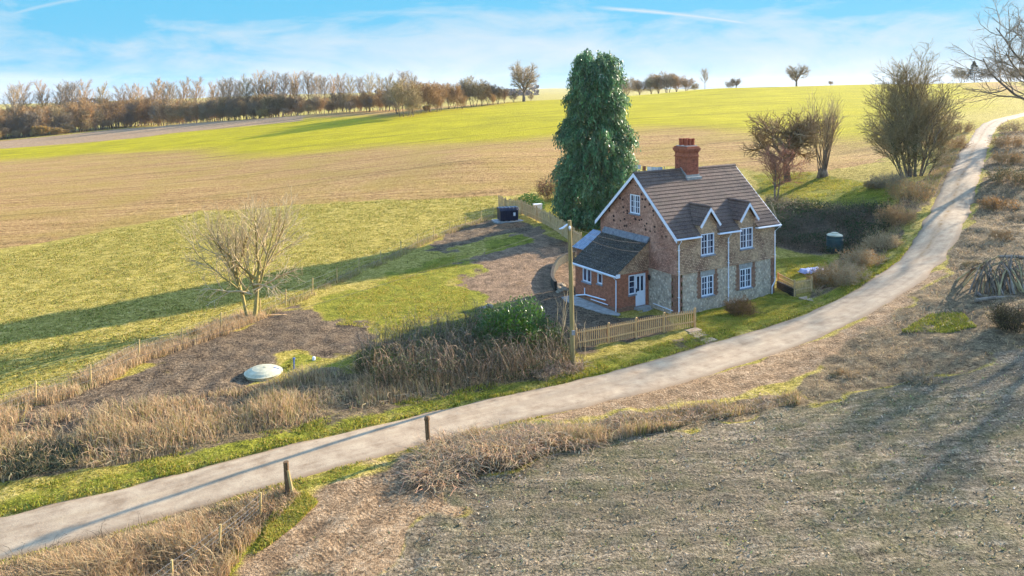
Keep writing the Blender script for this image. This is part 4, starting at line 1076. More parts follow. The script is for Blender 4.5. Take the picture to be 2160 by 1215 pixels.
def rhombs(c, d, L, W, seed, fold=.25):
    """leaf-like faces: centre, direction, length and width for each"""
    rs = np.random.RandomState(seed); n = len(c); d = d / (np.linalg.norm(d, axis=1)[:, None] + 1e-9); s = np.cross(d, rs.normal(size=(n, 3))); s /= np.linalg.norm(s, axis=1)[:, None] + 1e-9
    u = np.cross(d, s); L, W = np.broadcast_to(L, n)[:, None], np.broadcast_to(W, n)[:, None]
    V = np.stack([c - d * L / 2, c + s * W / 2 + u * W * fold, c + d * L / 2, c - s * W / 2 + u * W * fold], 1).reshape(-1, 3)
    return V, np.arange(4 * n).reshape(-1, 4)


def tint(n, per, seed, lo=.7, hi=1.25, hue=.1):
    rs = np.random.RandomState(seed); v = rs.uniform(lo, hi, (n, 1)); c = v * (1 + rs.normal(0, hue, (n, 3)) * np.array([1., .5, .6]))
    return np.repeat(np.clip(c, .05, 2.), per, 0)


def bare_tree(name, label, cat, seed, trunks, lv, mt, mc, loc=(0, 0, 0), group=None, leaf=None, k=5):
    """trunk with its limbs, and a crown of twigs (and dead leaves or ivy where the tree has them)"""
    root = empty(name, loc, label, cat, 0, group); wood, tw = grow(seed, trunks, lv)
    link('trunk', np_mesh('trunk', *tubes(wood, k), None, True), root, [mt])
    link('crown', np_mesh('crown', *tubes(tw, 3)), root, [mc])
    if leaf:
        nm, m, n, L, W, zlo, zhi, src = leaf; s = wood if src == 'wood' else tw; s = s[(s[:, 5] > zlo) & (s[:, 5] < zhi)]; rs = np.random.RandomState(seed)
        j = rs.randint(0, len(s), n); t = rs.rand(n, 1); c = s[j, :3] * (1 - t) + s[j, 3:6] * t + rs.normal(0, .12 if src == 'wood' else .08, (n, 3)); d = rs.normal(size=(n, 3)) - [0, 0, .4]
        link(nm, np_mesh(nm, *rhombs(c, d, rs.uniform(.6, 1.3, n) * L, rs.uniform(.6, 1.2, n) * W, seed), tint(n, 4, seed)), root, [m])
    return root


bk_grey = bark('bark_grey', S(150, 132, 112), S(96, 82, 70)); bk_dark = bark('bark_dark', S(134, 114, 90), S(80, 66, 52)); bk_yel = bark('bark_lichen', S(184, 166, 98), S(122, 106, 62))
tw_pale = bark('twig_pale', S(200, 178, 138), S(160, 136, 98)); tw_yel = bark('twig_lichen', S(178, 160, 96), S(132, 114, 68)); tw_brown = bark('twig_brown', S(188, 154, 104), S(140, 110, 72)); tw_red = bark('twig_red', S(190, 132, 100), S(146, 98, 74)); tw_grey = bark('twig_grey', S(170, 150, 118), S(126, 108, 84))
tw_oliv = bark('twig_olive', S(184, 160, 112), S(134, 116, 78))
lf_dead = leafmat('dead_leaf', S(176, 130, 74), .35); lf_ochre = leafmat('ochre_twig_leaf', S(206, 150, 60), .4); lf_ivy = leafmat('ivy', S(70, 92, 44), .25); lf_con = leafmat('conifer_leaf', S(106, 140, 90), .28, .45, .45); lf_conf = leafmat('far_conifer', S(56, 62, 56), .1)
lf_laurel = leafmat('laurel_leaf', S(92, 128, 46), .35, .35, .4)

# bare tree by the wire fence, leaning stem beside the main one
lv = [dict(s=4, n=7, w=.05, u=.02, b=.36, a=42, l=1.3, k=.48, t=.55), dict(s=6, n=7, w=.08, u=.075, b=.15, a=30, l=.62, k=.5, m=.022), dict(s=4, n=6, w=.12, u=.07, b=.2, a=30, l=.64, twig=1, k=.45, m=.009), dict(s=3, n=3, w=.14, u=.06, b=.15, a=30, l=.55, twig=1, k=.5, m=.0065), dict(s=2, n=0, w=.2, u=.05, b=0, a=30, twig=1, t=.5)]
p = gp(531, 674); bare_tree('bare_tree', 'bare spreading tree with yellow lichened bark beside the wire fence', 'tree', 21, [((.12, 0, -.2), (.06, .02, 1), 3.3, .15), ((-.22, -.02, -.2), (-.22, .0, 1), 2.8, .12)], lv, bk_yel, tw_pale, p); fit(bpy.data.objects['bare_tree'], 8.8, .9)
lv2 = [dict(s=4, n=7, w=.12, u=-.02, b=.35, a=35, l=.5, k=.5), dict(s=3, n=6, w=.2, u=-.05, b=.2, a=40, l=.55, twig=1, m=.011), dict(s=3, n=0, w=.2, u=-.05, b=0, a=30, twig=1)]
root = bpy.data.objects['bare_tree']; wood, tw = grow(5, [((0, 0, 1.3), (-1, -.2, .35), 2.6, .06), ((.1, 0, 1.5), (1, .1, .5), 2.6, .06), ((-.1, 0, 1.4), (-.8, .5, .3), 2.4, .05), ((.1, 0, 1.8), (.9, -.5, .35), 2.2, .05)], lv2)
link('low_branches', np_mesh('low_branches', *tubes(np.vstack([wood, tw]), 4)), root, [tw_pale])

# apple tree, coppiced stump and red twiggy tree on the upper grass
lv = [dict(s=3, n=9, w=.06, u=.02, b=.35, a=48, l=1.15, k=.6, t=.6), dict(s=5, n=8, w=.14, u=.07, b=.2, a=40, l=.6, k=.5, m=.03), dict(s=4, n=8, w=.16, u=.05, b=.1, a=40, l=.6, twig=1, m=.02), dict(s=3, n=6, w=.18, u=.04, b=.1, a=38, l=.55, twig=1, m=.014), dict(s=2, n=0, w=.2, u=.02, b=0, a=30, twig=1)]
bare_tree('orchard_tree', 'round dark bare orchard tree on the upper lawn behind the cottage', 'tree', 4, [((0, 0, -.2), (-.06, 0, 1), 3.0, .26)], lv, bk_dark, tw_brown, gp(1662, 381)); fit(bpy.data.objects['orchard_tree'], 9.2, 1.15)
lv = [dict(s=5, n=7, w=.05, u=.05, b=.35, a=22, l=.4, k=.5, t=.35), dict(s=3, n=5, w=.1, u=.1, b=.2, a=24, l=.5, twig=1, m=.014), dict(s=2, n=0, w=.15, u=.06, b=0, a=25, twig=1)]
rn = random.Random(3); st = [((rn.uniform(-.45, .45), rn.uniform(-.3, .3), .5), (rn.uniform(-.26, .26), rn.uniform(-.2, .2), 1), rn.uniform(5.2, 8.2), rn.uniform(.045, .075)) for _ in range(22)]
cop = bare_tree('coppiced_tree', 'coppiced stump with a sheaf of tall upright bare shoots on the upper lawn', 'tree', 5, st, lv, bk_grey, tw_pale, gp(1736, 373))
mb = MB(); [mb.tube([(.6 * math.cos(a), .45 * math.sin(a), -.3), (.42 * math.cos(a), .3 * math.sin(a), .5), (.36 * math.cos(a), .26 * math.sin(a), 1.0)], [.2, .18, .1], 7) for a in np.arange(7) * .9]; mb.lathe([(.45, -.3), (.4, .7), (.2, .9)], (0, 0, 0), 9); mb.build('stump', bk_grey, cop, smooth=True)
lv = [dict(s=4, n=7, w=.08, u=.03, b=.3, a=42, l=.75, k=.55), dict(s=4, n=8, w=.15, u=.06, b=.15, a=40, l=.6, twig=1, m=.02), dict(s=3, n=7, w=.18, u=.05, b=.1, a=40, l=.55, twig=1, m=.013), dict(s=2, n=0, w=.2, u=.02, b=0, a=30, twig=1)]
bare_tree('hawthorn', 'small reddish twiggy tree rising from the bank behind the cottage roof', 'tree', 9, [((0, 0, -.2), (0, 0, 1), 3.4, .09), ((.1, 0, -.2), (.2, .1, 1), 3.2, .07)], lv, bk_grey, tw_red, gp(1636, 425), leaf=('dead_leaves', leafmat('red_bud', S(168, 118, 94), .3), 1500, .12, .06, 2.6, 9, 'twig')); fit(bpy.data.objects['hawthorn'], 7.2, 1.1)
o = MB().tube([(0, 0, 0), (-.15, 0, .9), (-.5, .1, 2.0), (-.6, .1, 2.3)], [.09, .08, .06, .03], 7).build('dead_stem', tw_pale); o.location = gp(1640, 478); tag(o, 'pale leaning dead stem on the bramble bank beside the roof', 'branch')

# large bushy tree beside the lane, with ivy on its stems
lv = [dict(s=6, n=9, w=.06, u=.06, b=.2, a=34, l=.55, k=.55, t=.35), dict(s=5, n=7, w=.12, u=.08, b=.15, a=36, l=.58, k=.55, m=.032), dict(s=4, n=6, w=.14, u=.06, b=.12, a=36, l=.58, twig=1, m=.022), dict(s=3, n=3, w=.17, u=.05, b=.1, a=38, l=.55, twig=1, m=.014), dict(s=2, n=0, w=.2, u=.04, b=0, a=30, twig=1)]
st = [((math.cos(q * 2.4) * (.3 + .09 * q), math.sin(q * 2.4) * (.2 + .06 * q), -.3), (math.cos(q * 2.4) * .042 * q, math.sin(q * 2.4) * .03 * q, 1), 10.8 - .42 * q + rn.uniform(-.5, .5), .16 - .006 * q) for q in range(16)]
p = gp(1925, 372); bare_tree('roadside_tree', 'large bushy bare tree with olive ivy on its stems beside the climbing lane', 'tree', 15, st, lv, bk_grey, tw_oliv, p, leaf=('ivy', lf_ivy, 2600, .14, .1, .3, 4.6, 'wood')); fit(bpy.data.objects['roadside_tree'], 14.6)
# tree leaning in at the right edge of the view
lv = [dict(s=5, n=9, w=.05, u=.02, b=.3, a=50, l=.75, k=.5, t=.4), dict(s=6, n=9, w=.12, u=.04, b=.2, a=42, l=.55, k=.5, m=.035), dict(s=5, n=7, w=.15, u=.03, b=.15, a=40, l=.55, twig=1, m=.022), dict(s=3, n=5, w=.17, u=.02, b=.1, a=38, l=.55, twig=1, m=.015), dict(s=2, n=0, w=.2, u=.02, b=0, a=30, twig=1)]
p = on(57.2, 82); bare_tree('roadside_tree', 'tall dark bare tree reaching in over the lane at the far right edge', 'tree', 31, [((0, 0, -.3), (-.05, 0, 1), 12.5, .36)], lv, bk_dark, tw_grey, p)
o = dup(bpy.data.objects['roadside_tree.001'], on(76, 70), 2.1, .9, 'second tall bare tree behind the one reaching over the lane')
o = dup(bpy.data.objects['roadside_tree.001'], on(74, 104), 4.1, .8, 'third bare tree above the lane near the skyline')
for k, (x_, y_) in enumerate([(52, 58), (60, 44)]): dup(bpy.data.objects['roadside_tree.001'], on(x_, y_), k * 1.7, .75 + .08 * (k % 3), ('first', 'second', 'third', 'fourth', 'fifth')[k] + ' bare tree of the row standing past the cleared ground on the right')

# skyline and woodland trees: a few kinds, copied
lvP = [dict(s=6, n=16, w=.015, u=.02, b=.36, a=30, l=.4, k=.45, t=.25, m=.1), dict(s=4, n=8, w=.05, u=.10, b=.15, a=26, l=.5, twig=1, m=.075), dict(s=3, n=5, w=.1, u=.08, b=.15, a=32, l=.5, twig=1, m=.055), dict(s=2, n=0, w=.1, u=.05, b=0, a=30, twig=1)]
lvO = [dict(s=3, n=9, w=.03, u=.0, b=.45, a=46, l=1.25, k=.55, t=.6), dict(s=5, n=10, w=.09, u=.06, b=.2, a=38, l=.52, k=.5, m=.07), dict(s=4, n=9, w=.12, u=.05, b=.15, a=38, l=.55, twig=1, m=.05), dict(s=3, n=5, w=.14, u=.04, b=.1, a=36, l=.55, twig=1, m=.026), dict(s=2, n=0, w=.1, u=.05, b=0, a=30, twig=1)]
lvT = [dict(s=4, n=10, w=.05, u=.04, b=.18, a=36, l=.55, k=.4, t=.3, m=.055), dict(s=4, n=10, w=.12, u=.06, b=.12, a=38, l=.55, twig=1, m=.045), dict(s=3, n=8, w=.14, u=.05, b=.1, a=38, l=.5, twig=1, m=.036), dict(s=2, n=0, w=.1, u=.05, b=0, a=30, twig=1)]
used = {}


def kind(key, make): used.setdefault(key, make()); return used[key]


def place(proto, loc, rz, sc, label, group, first=set()):
    if proto.name not in first:
        first.add(proto.name); proto.location = loc; proto.rotation_euler = (0, 0, rz); proto.scale = sc; tag(proto, label, None, group); return proto
    return dup(proto, loc, rz, sc, label, group)


pop = [bare_tree('poplar', 'x', 'tree', 40 + i, [((0, 0, -.5), (0, 0, 1), 20, .3)], lvP, bk_grey, (tw_brown, tw_oliv, tw_grey)[i], k=4) for i in range(3)]
oak = bare_tree('oak', 'x', 'tree', 52, [((0, 0, -.4), (0, 0, 1), 6.2, .55)], lvO, bk_grey, tw_grey)
thk = [bare_tree('woodland_tree', 'x', 'tree', 60 + i, [((random.Random(i * 9 + q).uniform(-1, 1), random.Random(i + 70 + q).uniform(-1, 1), -.5), ((q - 1) * .25, (q % 2 - .5) * .3, 1), 9.5, .14) for q in range(3)], lvT, bk_dark, (tw_brown, tw_brown, tw_oliv, tw_grey)[i], k=4,
                 leaf=('dead_leaves', (lf_dead, leafmat('brown_bud', S(146, 112, 70), .3), leafmat('olive_bud', S(122, 106, 70), .2), leafmat('grey_bud', S(136, 118, 90), .3))[i], 1500, .3, .2, 3, 14, 'twig')) for i in range(4)]
och = bare_tree('willow_bush', 'x', 'shrub', 71, [((.2 * q - .5, 0, -.3), ((q - 2.5) * .2, .1, 1), 4., .06) for q in range(6)], lvT[:3] + [lvT[3]], bk_yel, tw_yel, k=4, leaf=('ochre_leaves', lf_ochre, 2600, .3, .16, .5, 8, 'twig'))


def far_conifer(seed, h, rad, name='conifer', mat=lf_conf):
    root = empty(name, (0, 0, 0), 'x', 'tree'); o = MB().tube([(0, 0, -.4), (0, 0, h * .95)], [.25, .05], 6).build('trunk', bk_dark, root)
    rs = np.random.RandomState(seed); n = 1500; z = rs.uniform(.1, 1, n) ** .9 * h; az = rs.uniform(0, 6.28, n); t = np.sqrt(rs.rand(n)); r = rad * (1 - z / h) ** .8 * t * (.75 + .5 * vn(az * 2, z, 1.4, seed)) + .1
    c = np.stack([np.cos(az) * r, np.sin(az) * r, z - r * .25], 1); d = np.stack([np.cos(az), np.sin(az), np.full(n, -.45)], 1)
    link('crown', np_mesh('crown', *rhombs(c, d, rs.uniform(.5, 1.1, n) * .9, .35, seed), tint(n, 4, seed)), root, [mat]); return root


fcon = far_conifer(80, 15, 5.2)
R1 = random.Random(11)
J = lambda a, b: R1.uniform(a, b)
edge_px = [(-160, 313), (0, 299), (150, 284), (300, 269), (430, 259), (560, 251), (640, 245), (760, 243), (835, 243)]
edge = spline([tuple(gp(*e)[:2]) for e in edge_px], 1.)


def at_wood(px, back):
    """ground point at bearing px, back metres behind the front edge of the wood"""
    t = (px - CX) / F; k = int(np.argmin(np.abs(edge[:, 0] / edge[:, 1] - t))); Y = edge[k, 1] + back; return on(t * Y, Y)


# poplars above the wood, each where its crown stands against the sky
for px, top in [(30, 180), (53, 175), (92, 172), (130, 177), (153, 172), (182, 170), (217, 176), (250, 184), (272, 180), (293, 180), (325, 170), (345, 168), (357, 175), (387, 166), (415, 166), (452, 176), (470, 170), (483, 165), (505, 170), (520, 160), (547, 151), (560, 158), (573, 154), (597, 156), (615, 160), (627, 153), (650, 153), (667, 160), (684, 162), (700, 161), (722, 158), (738, 160), (760, 164), (780, 156), (800, 160), (822, 158), (850, 152), (870, 156)]:
    p = at_wood(px, J(30, 54)); h = HC + (YH - top + 7) * p.y / F - p.z; pr = R1.choice(pop); s = h / height(pr)
    place(pr, p, J(0, 6.28), (s * J(.95, 1.25), s * J(.95, 1.25), s), 'bare poplar, its crown rising above the wood on the left skyline', 'poplars above the wood')
for k in range(230):
    px = -120 + 960 * ((k + .5) / 230) + J(-6, 6); back = (k % 4) * 6 + J(0, 5)
    if px > 610 and J(0, 1) < .3: continue
    p = at_wood(px, back + 25); s = (.98 if px < 330 else .82 if px < 600 else .7) * J(.75, 1.1) * (p.y / 330)
    place(thk[0] if J(0, 1) < .4 and px < 420 else R1.choice(thk), p, J(0, 6.28), (s * 1.1, s * 1.1, s), 'brown bare tree in the dense body of the wood beyond the fields', 'trees in the body of the wood')
for k in range(34):
    px = -110 + 860 * ((k + .5) / 34) + J(-9, 9); p = at_wood(px, J(22, 26)); s = J(.32, .5) * (.8 if px > 560 else 1)
    place(R1.choice(thk), p, J(0, 6.28), (s * 1.5, s * 1.5, s), 'low scrubby bush along the front edge of the wood', 'scrub along the front of the wood')
for px, s, lab in [(84, 1.0, 'largest ochre bush at the foot of the wood'), (118, .7, 'smaller ochre bush beside the largest one at the wood edge'), (-4, .8, 'orange bush at the left end of the wood'), (555, .75, 'lone orange bush in the middle of the wood edge'), (135, .5, 'low yellow bush right of the two ochre bushes')]:
    place(och, at_wood(px, 20), J(0, 6), (s * 1.3, s * 1.3, s), lab, 'ochre bushes along the wood')
for px in ():
    place(fcon, at_wood(px, J(12, 15)), J(0, 6), (.6, .6, J(.5, .65)), 'dark ivy-clad conifer within the front of the wood', 'dark conifers in the wood')
# nearer clump and the lone oak on the skyline
for px, py, top, kd in [(852, 246, 160, 2), (838, 240, 172, 3), (872, 240, 166, 1), (890, 238, 166, 0), (910, 235, 168, 1), (928, 233, 172, 0), (945, 230, 170, 1), (962, 229, 178, 0), (980, 226, 166, 3), (1000, 225, 156, 2), (1014, 223, 170, 1), (1030, 221, 172, 3), (1050, 219, 178, 1), (1065, 217, 184, 1), (1083, 216, 190, 3), (1120, 213, 196, 3), (920, 236, 200, 1), (975, 230, 198, 1), (868, 246, 195, 2), (1040, 222, 196, 0)]:
    p = gp(px, py); h = HC + (YH - top) * p.y / F - p.z; s = h / height(thk[kd])
    place(thk[kd], p, J(0, 6.28), (s * 1.1, s * 1.1, s), 'brown bare tree in the near spur of woodland below the lone oak', 'trees of the woodland spur')
for px, py, top in []:
    p = gp(px, py); h = HC + (YH - top) * p.y / F - p.z; place(fcon, p, J(0, 6), (h / 15 * 1.3, h / 15 * 1.1, h / 15), 'ragged dark conifer among the bare trees of the woodland spur', 'conifers of the woodland spur')
p = gp(900, 236); place(och, p, 1., (.5, .5, .45), 'small orange bush in front of the woodland spur', 'ochre bushes along the wood')
p = gp(1105, 214); h = HC + (YH - 124) * p.y / F - p.z; s = h / height(oak); place(oak, p, .6, (s, s, s), 'lone round-crowned bare oak on the skyline left of the conifer', 'skyline trees')


def crest(px, Y): return on((px - CX) / F * Y, Y)


for px, top, Y, kd, lab in [(1487, 142, 330, 'p', 'slim bare tree with ivy standing alone on the skyline'), (1680, 132, 320, 'o', 'broad bare tree standing alone on the crest of the field'), (1553, 162, 330, 'o', 'low spreading bare tree on the skyline left of the broad one'), (1540, 168, 335, 't', 'dark bush beside the low spreading skyline tree'),
                            (1320, 160, 360, 't', 'faint bare tree on the skyline next to the conifer'), (1352, 166, 350, 't', 'grey bare tree at the left end of the skyline copse'), (1372, 158, 350, 't', 'second grey bare tree of the skyline copse'), (1392, 152, 350, 't', 'third grey bare tree of the skyline copse'), (1408, 148, 345, 't', 'tallest bare tree of the skyline copse'), (1430, 154, 345, 't', 'bare tree right of the tallest in the skyline copse'), (1448, 162, 340, 't', 'bare tree at the right end of the skyline copse'), (1464, 174, 335, 't', 'low bush ending the skyline copse'),
                            (1753, 173, 310, 't', 'tiny bush on the crest of the field'), (2055, 128, 330, 'c', 'dark conifer on the skyline above the lane'), (2030, 140, 335, 't', 'grey bare tree left of the skyline conifer'), (2085, 140, 335, 't', 'grey bare tree right of the skyline conifer'), (2110, 134, 340, 'p', 'tall bare tree above the top of the lane'), (2138, 140, 340, 't', 'dense bare tree above the top of the lane'), (2165, 138, 340, 't', 'bare tree at the right end of the skyline')]:
    p = crest(px, Y); h = max(2., HC + (YH - top) * p.y / F - p.z); pr = {'p': pop[2], 'o': oak, 't': R1.choice(thk[1:]), 'c': fcon}[kd]; s = h / height(pr)
    w_ = 1.5 if kd == 't' else 1.25
    place(pr, p, J(0, 6), (s * w_, s * w_, s), lab, 'skyline trees')

# the big conifer behind the cottage: many drooping sprays around several stems
cp = gp(1256, 470); con = empty('conifer', cp, 'tall dense blue-green conifer behind the cottage, much the largest tree', 'tree')
rs = np.random.RandomState(2); Hc = 17.0
mb = MB()
for q in range(4): mb.tube([(.5 * math.cos(q * 1.6), .5 * math.sin(q * 1.6), -.4), (.8 * math.cos(q * 1.6), .8 * math.sin(q * 1.6), 8), (1.3 * math.cos(q * 1.6), 1.3 * math.sin(q * 1.6), 15)], [.3, .2, .06], 7)
mb.build('trunk', bk_dark, con)
zz = np.array([0, 1.0, 3, 6.5, 11, 14, 15.6, 16.6, 17.1]); rr = np.array([2.4, 3.1, 3.4, 3.35, 2.8, 2.45, 2.1, 1.7, 1.0])
n = 8200; z = rs.uniform(.2, Hc, n); az = rs.uniform(0, 2 * np.pi, n); lump = .5 + .85 * vn(az * 2.2 + 40, z, 1.3, 5) + .25 * vn(az * 5 + 40, z, .7, 6)
t = rs.rand(n) ** .4; r = np.interp(z, zz, rr) * np.clip(lump, .5, 1.25) * (.35 + .65 * t)
z = np.where(z > 15.2, z + (vn(az * 2.5 + 9, r * 0, .6, 7) - .4) * 2.2 * np.clip(r - .3, 0, 1), z)
keep = ~((vn(az * 3 + 20, z, 1.1, 9) < .2) & (t > .6)); z, az, r = z[keep], az[keep], r[keep]; n = len(z)
base = np.stack([np.cos(az) * r, np.sin(az) * r, z], 1); outd = np.stack([np.cos(az), np.sin(az), rs.uniform(-.5, .3, n)], 1)
m = 13; tt = np.linspace(0, 1, m)[None, :, None]; L = rs.uniform(.45, 1.0, n)[:, None, None]
pos = base[:, None] + outd[:, None] * tt * L * .8 + np.array([0, 0, -1.])[None, None] * tt ** 2 * L * .8 + rs.normal(0, .11, (n, m, 3))
dd = outd[:, None] * (1 - tt) + np.array([0, 0, -1.2])[None, None] * (.3 + tt) + rs.normal(0, .45, (n, m, 3))
V, Fc = rhombs(pos.reshape(-1, 3), dd.reshape(-1, 3), rs.uniform(.18, .42, n * m), rs.uniform(.07, .15, n * m), 3)
hue = np.repeat(tint(n, 1, 5, .4, 1.55, .16), m * 4, 0); link('crown', np_mesh('crown', V, Fc, hue), con, [lf_con])


def leafy_bush(name, label, loc, rx, ry, rz, n, mat, L, W, seed, cat='shrub', lump=.35, stem=True, up=.2, group=None, flat=.0):
    root = empty(name, loc, label, cat, 0, group); rs = np.random.RandomState(seed); d = rs.normal(size=(n, 3)); d[:, 2] = np.abs(d[:, 2]) * .9 - .12 + flat; d /= np.linalg.norm(d, axis=1)[:, None]
    az = np.arctan2(d[:, 1], d[:, 0]); k = 1 - lump + 2 * lump * vn(az * 1.6 + 30, d[:, 2] * 3 + 10, .7, seed); rad = k * (.45 + .55 * rs.rand(n) ** .35)
    c = d * rad[:, None] * [rx, ry, rz] + [0, 0, rz * .12]; dr = d * .7 + rs.normal(0, .6, (n, 3)) + [0, 0, up]
    link('foliage', np_mesh('foliage', *rhombs(c, dr, rs.uniform(.6, 1.3, n) * L, rs.uniform(.6, 1.2, n) * W, seed), tint(n, 4, seed, .6, 1.3, .12)), root, [mat])
    if stem:
        mb = MB()
        for q in range(5): a = q * 1.3; mb.tube([(.1 * math.cos(a), .1 * math.sin(a), -.2), (rx * .5 * math.cos(a), ry * .5 * math.sin(a), rz * .7)], [.05, .015], 5)
        mb.build('stem', bk_dark, root)
    return root


def twig_bush(name, label, loc, rx, ry, h, n, mat, seed, leaf=None, cat='shrub', r=.014, lean=.6, kids=6):
    """dense bare shrub: many stems from the ground, each with side twigs"""
    rn = random.Random(seed); st = []
    for _ in range(n):
        a, q = rn.uniform(0, 6.28), math.sqrt(rn.random()); x_, y_ = math.cos(a) * q, math.sin(a) * q
        st.append(((x_ * rx * .75, y_ * ry * .75, -.1), (x_ * lean, y_ * lean, 1), h * rn.uniform(.6, 1.05) * (1 - .35 * q * q), r * rn.uniform(.8, 1.4)))
    lv = [dict(s=4, n=kids, w=.16, u=.0, b=.2, a=40, l=.5, k=.8, m=r * .75), dict(s=3, n=4, w=.2, u=.0, b=.2, a=40, l=.5, k=.8, m=r * .65, twig=1), dict(s=2, n=0, w=.2, u=0, b=0, a=30, twig=1)]
    root = bare_tree(name, label, cat, seed, st, lv, mat, mat, loc, None, leaf, 3)
    return root


leafy_bush('laurel_bush', 'bright green glossy laurel bush in brambles left of the utility pole', gp(1088, 748), 2.6, 1.5, 2.75, 8200, lf_laurel, .17, .075, 3, lump=.25, up=.5)
leafy_bush('evergreen_shrub', 'dark olive evergreen shrub standing in the dry grass between the dome and the laurel', gp(800, 792), 1.15, .9, 1.25, 2200, leafmat('olive_leaf', S(96, 100, 50), .25), .13, .06, 33, lump=.4, up=.6)
leafy_bush('laurel_bush', 'round clipped laurel bush at the top of the paling fence', gp(1118, 442), 1.75, 1.4, 1.75, 3200, leafmat('clipped_laurel', S(66, 112, 40), .3), .16, .08, 4, lump=.1)
twig_bush('brown_shrub', 'dark brown bushy shrub between the laurel and the conifer', gp(1167, 420), 1.9, 1.5, 2.9, 80, bark('dark_twig', S(92, 64, 52), S(58, 42, 36)), 6, ('dead_leaves', leafmat('russet_leaf', S(140, 84, 62), .3), 1600, .14, .08, .3, 4, 'twig'))
twig_bush('brown_shrub', 'low dark shrub at the corner of the paling fence', gp(1095, 434), 1.2, .8, 1.1, 40, tw_brown, 8)
leafy_bush('evergreen_shrub', 'dark low evergreen shrub under the skirts of the conifer', gp(1235, 478), 2.3, 1.6, 1.9, 2600, lf_con, .2, .09, 14)
twig_bush('clipped_shrub', 'rounded brown twiggy shrub on the front lawn against the cottage', gp(1562, 664), .85, .75, 1.25, 70, bark('shrub_twig', S(140, 104, 72), S(96, 70, 48)), 7, ('leaves', leafmat('shrub_leaf', S(138, 112, 52), .35), 1500, .09, .05, .1, 2, 'twig'), r=.011)
for k, (px, py, rx, h, lab) in enumerate([(1775, 598, 1.7, 1.7, 'pale tan bushy hedge shrub nearest the small picket gate'), (1820, 560, 1.5, 1.6, 'tan hedge shrub second along the lane from the gate'), (1862, 522, 1.4, 1.4, 'third tan hedge shrub along the lane bank'), (1738, 600, 1.2, 1.3, 'brown tangled shrub right behind the small picket gate'), (1890, 470, 1.6, 1.7, 'brown shrub at the foot of the ivied bank by the lane'), (1915, 420, 1.8, 2.2, 'tall tangled shrub under the large bushy tree'), (1880, 395, 1.8, 1.7, 'grey scrub left of the large bushy tree stems'), (2005, 315, 1.8, 2.2, 'scrubby bush beside the lane where it steepens'), (2025, 280, 2.0, 2.4, 'last scrubby bush beside the upper lane'), (1850, 396, 1.3, .9, 'low heap of brush on the upper lawn')]):
    twig_bush('hedge_shrub', lab, gp(px, py), rx, rx * .8, h, 62, (tw_pale, tw_pale, tw_pale, tw_brown, tw_brown, tw_oliv, tw_grey, tw_brown, tw_brown, tw_grey)[k], 90 + k, ('dead_leaves', lf_dead if k % 2 else leafmat('straw_leaf', S(178, 148, 104), .35), 1300, .11, .05, .1, 3, 'twig'), lean=.7)
twig_bush('dark_shrub', 'dense dark green-brown shrub in the cleared ground beside the brush pile', gp(2138, 690), 1.2, 1.0, 1.35, 70, bark('gorse_twig', S(88, 74, 52), S(54, 48, 34)), 10, ('leaves', leafmat('gorse_leaf', S(96, 88, 50), .25), 1500, .1, .05, .1, 2, 'twig'))
for k, (px, py, rx, h, lab) in enumerate([(2110, 440, 1.5, 1.2, 'brown scrub right of the lane above the brush pile'), (2128, 345, 1.8, 1.6, 'scrub right of the lane just above the dark bank shrub'), (2125, 310, 2.0, 1.8, 'tangled scrub right of the lane under the overhanging tree'), (2140, 280, 2.2, 2.0, 'highest scrub on the right side of the lane')]):
    twig_bush('lane_scrub', lab, gp(px, py), rx, rx * .8, h, 55, (tw_brown, tw_oliv, tw_brown, tw_grey)[k], 150 + k, ('dead_leaves', lf_dead, 900, .12, .06, .1, 3, 'twig'), lean=.8)
twig_bush('dark_shrub', 'dark shrub on the shaded bank where the lane climbs at the right', gp(2140, 385), 2.4, 1.6, 1.7, 60, tw_brown, 12, ('leaves', leafmat('bank_leaf', S(80, 88, 52), .25), 1600, .14, .07, .1, 3, 'twig'))
for k, (px, py, rx, h, lab) in enumerate([(2120, 500, 1.5, .7, 'low heap of cut brush behind the brush pile'), (2150, 462, 1.3, .6, 'small heap of cut brush farther up the cleared ground'), (2060, 560, .9, .5, 'small dark brush heap left of the brush pile'), (1790, 792, 1.0, .45, 'dark matted brush heap between the lane mud and the near field'), (1950, 800, 1.3, .5, 'greyish brush heap at the edge of the near field')]):
    twig_bush('brush_heap', lab, gp(px, py), rx, rx * .7, h, 46, (tw_brown, tw_grey, tw_oliv)[k % 3], 130 + k, lean=1.6)
# brush pile: cut branches leant together like a tent, every branch its own object
pc = gp(2112, 606); R2 = random.Random(5)
for k in range(84):
    t = R2.random() * 3.6 - 1.0; tp_ = pc + Vector((t, .5 + R2.uniform(-.3, .3), R2.uniform(1.1, 2.0) - .12 * abs(t - .8))); q = R2.gauss(0, .5) - .25
    ft = tp_ + Vector((R2.uniform(-1.9, -.3) if R2.random() < .6 else R2.uniform(-.6, .8), -R2.uniform(1.0, 1.9) if R2.random() < .8 else R2.uniform(.8, 1.6), 0)); ft.z = float(H(ft.x, ft.y)[0]) - .02
    md = ft.lerp(tp_, .5) + Vector((R2.uniform(-.12, .12), R2.uniform(-.1, .1), R2.uniform(.1, .45)))
    if R2.random() < .25: tp_ = tp_ + (tp_ - md) * R2.uniform(.2, .6)
    r = R2.uniform(.03, .08); o = MB().tube([v - ft for v in (ft, ft.lerp(md, .5) + Vector((0, 0, .06)), md, tp_)], [r, r * .9, r * .8, r * .45], 6).build('cut_branch', (bk_grey, tw_oliv, bk_dark)[k % 3]); o.location = ft
    tag(o, 'grey-green cut branch leaning with the others in the tall brush pile', 'branch', 'cut branches of the brush pile')
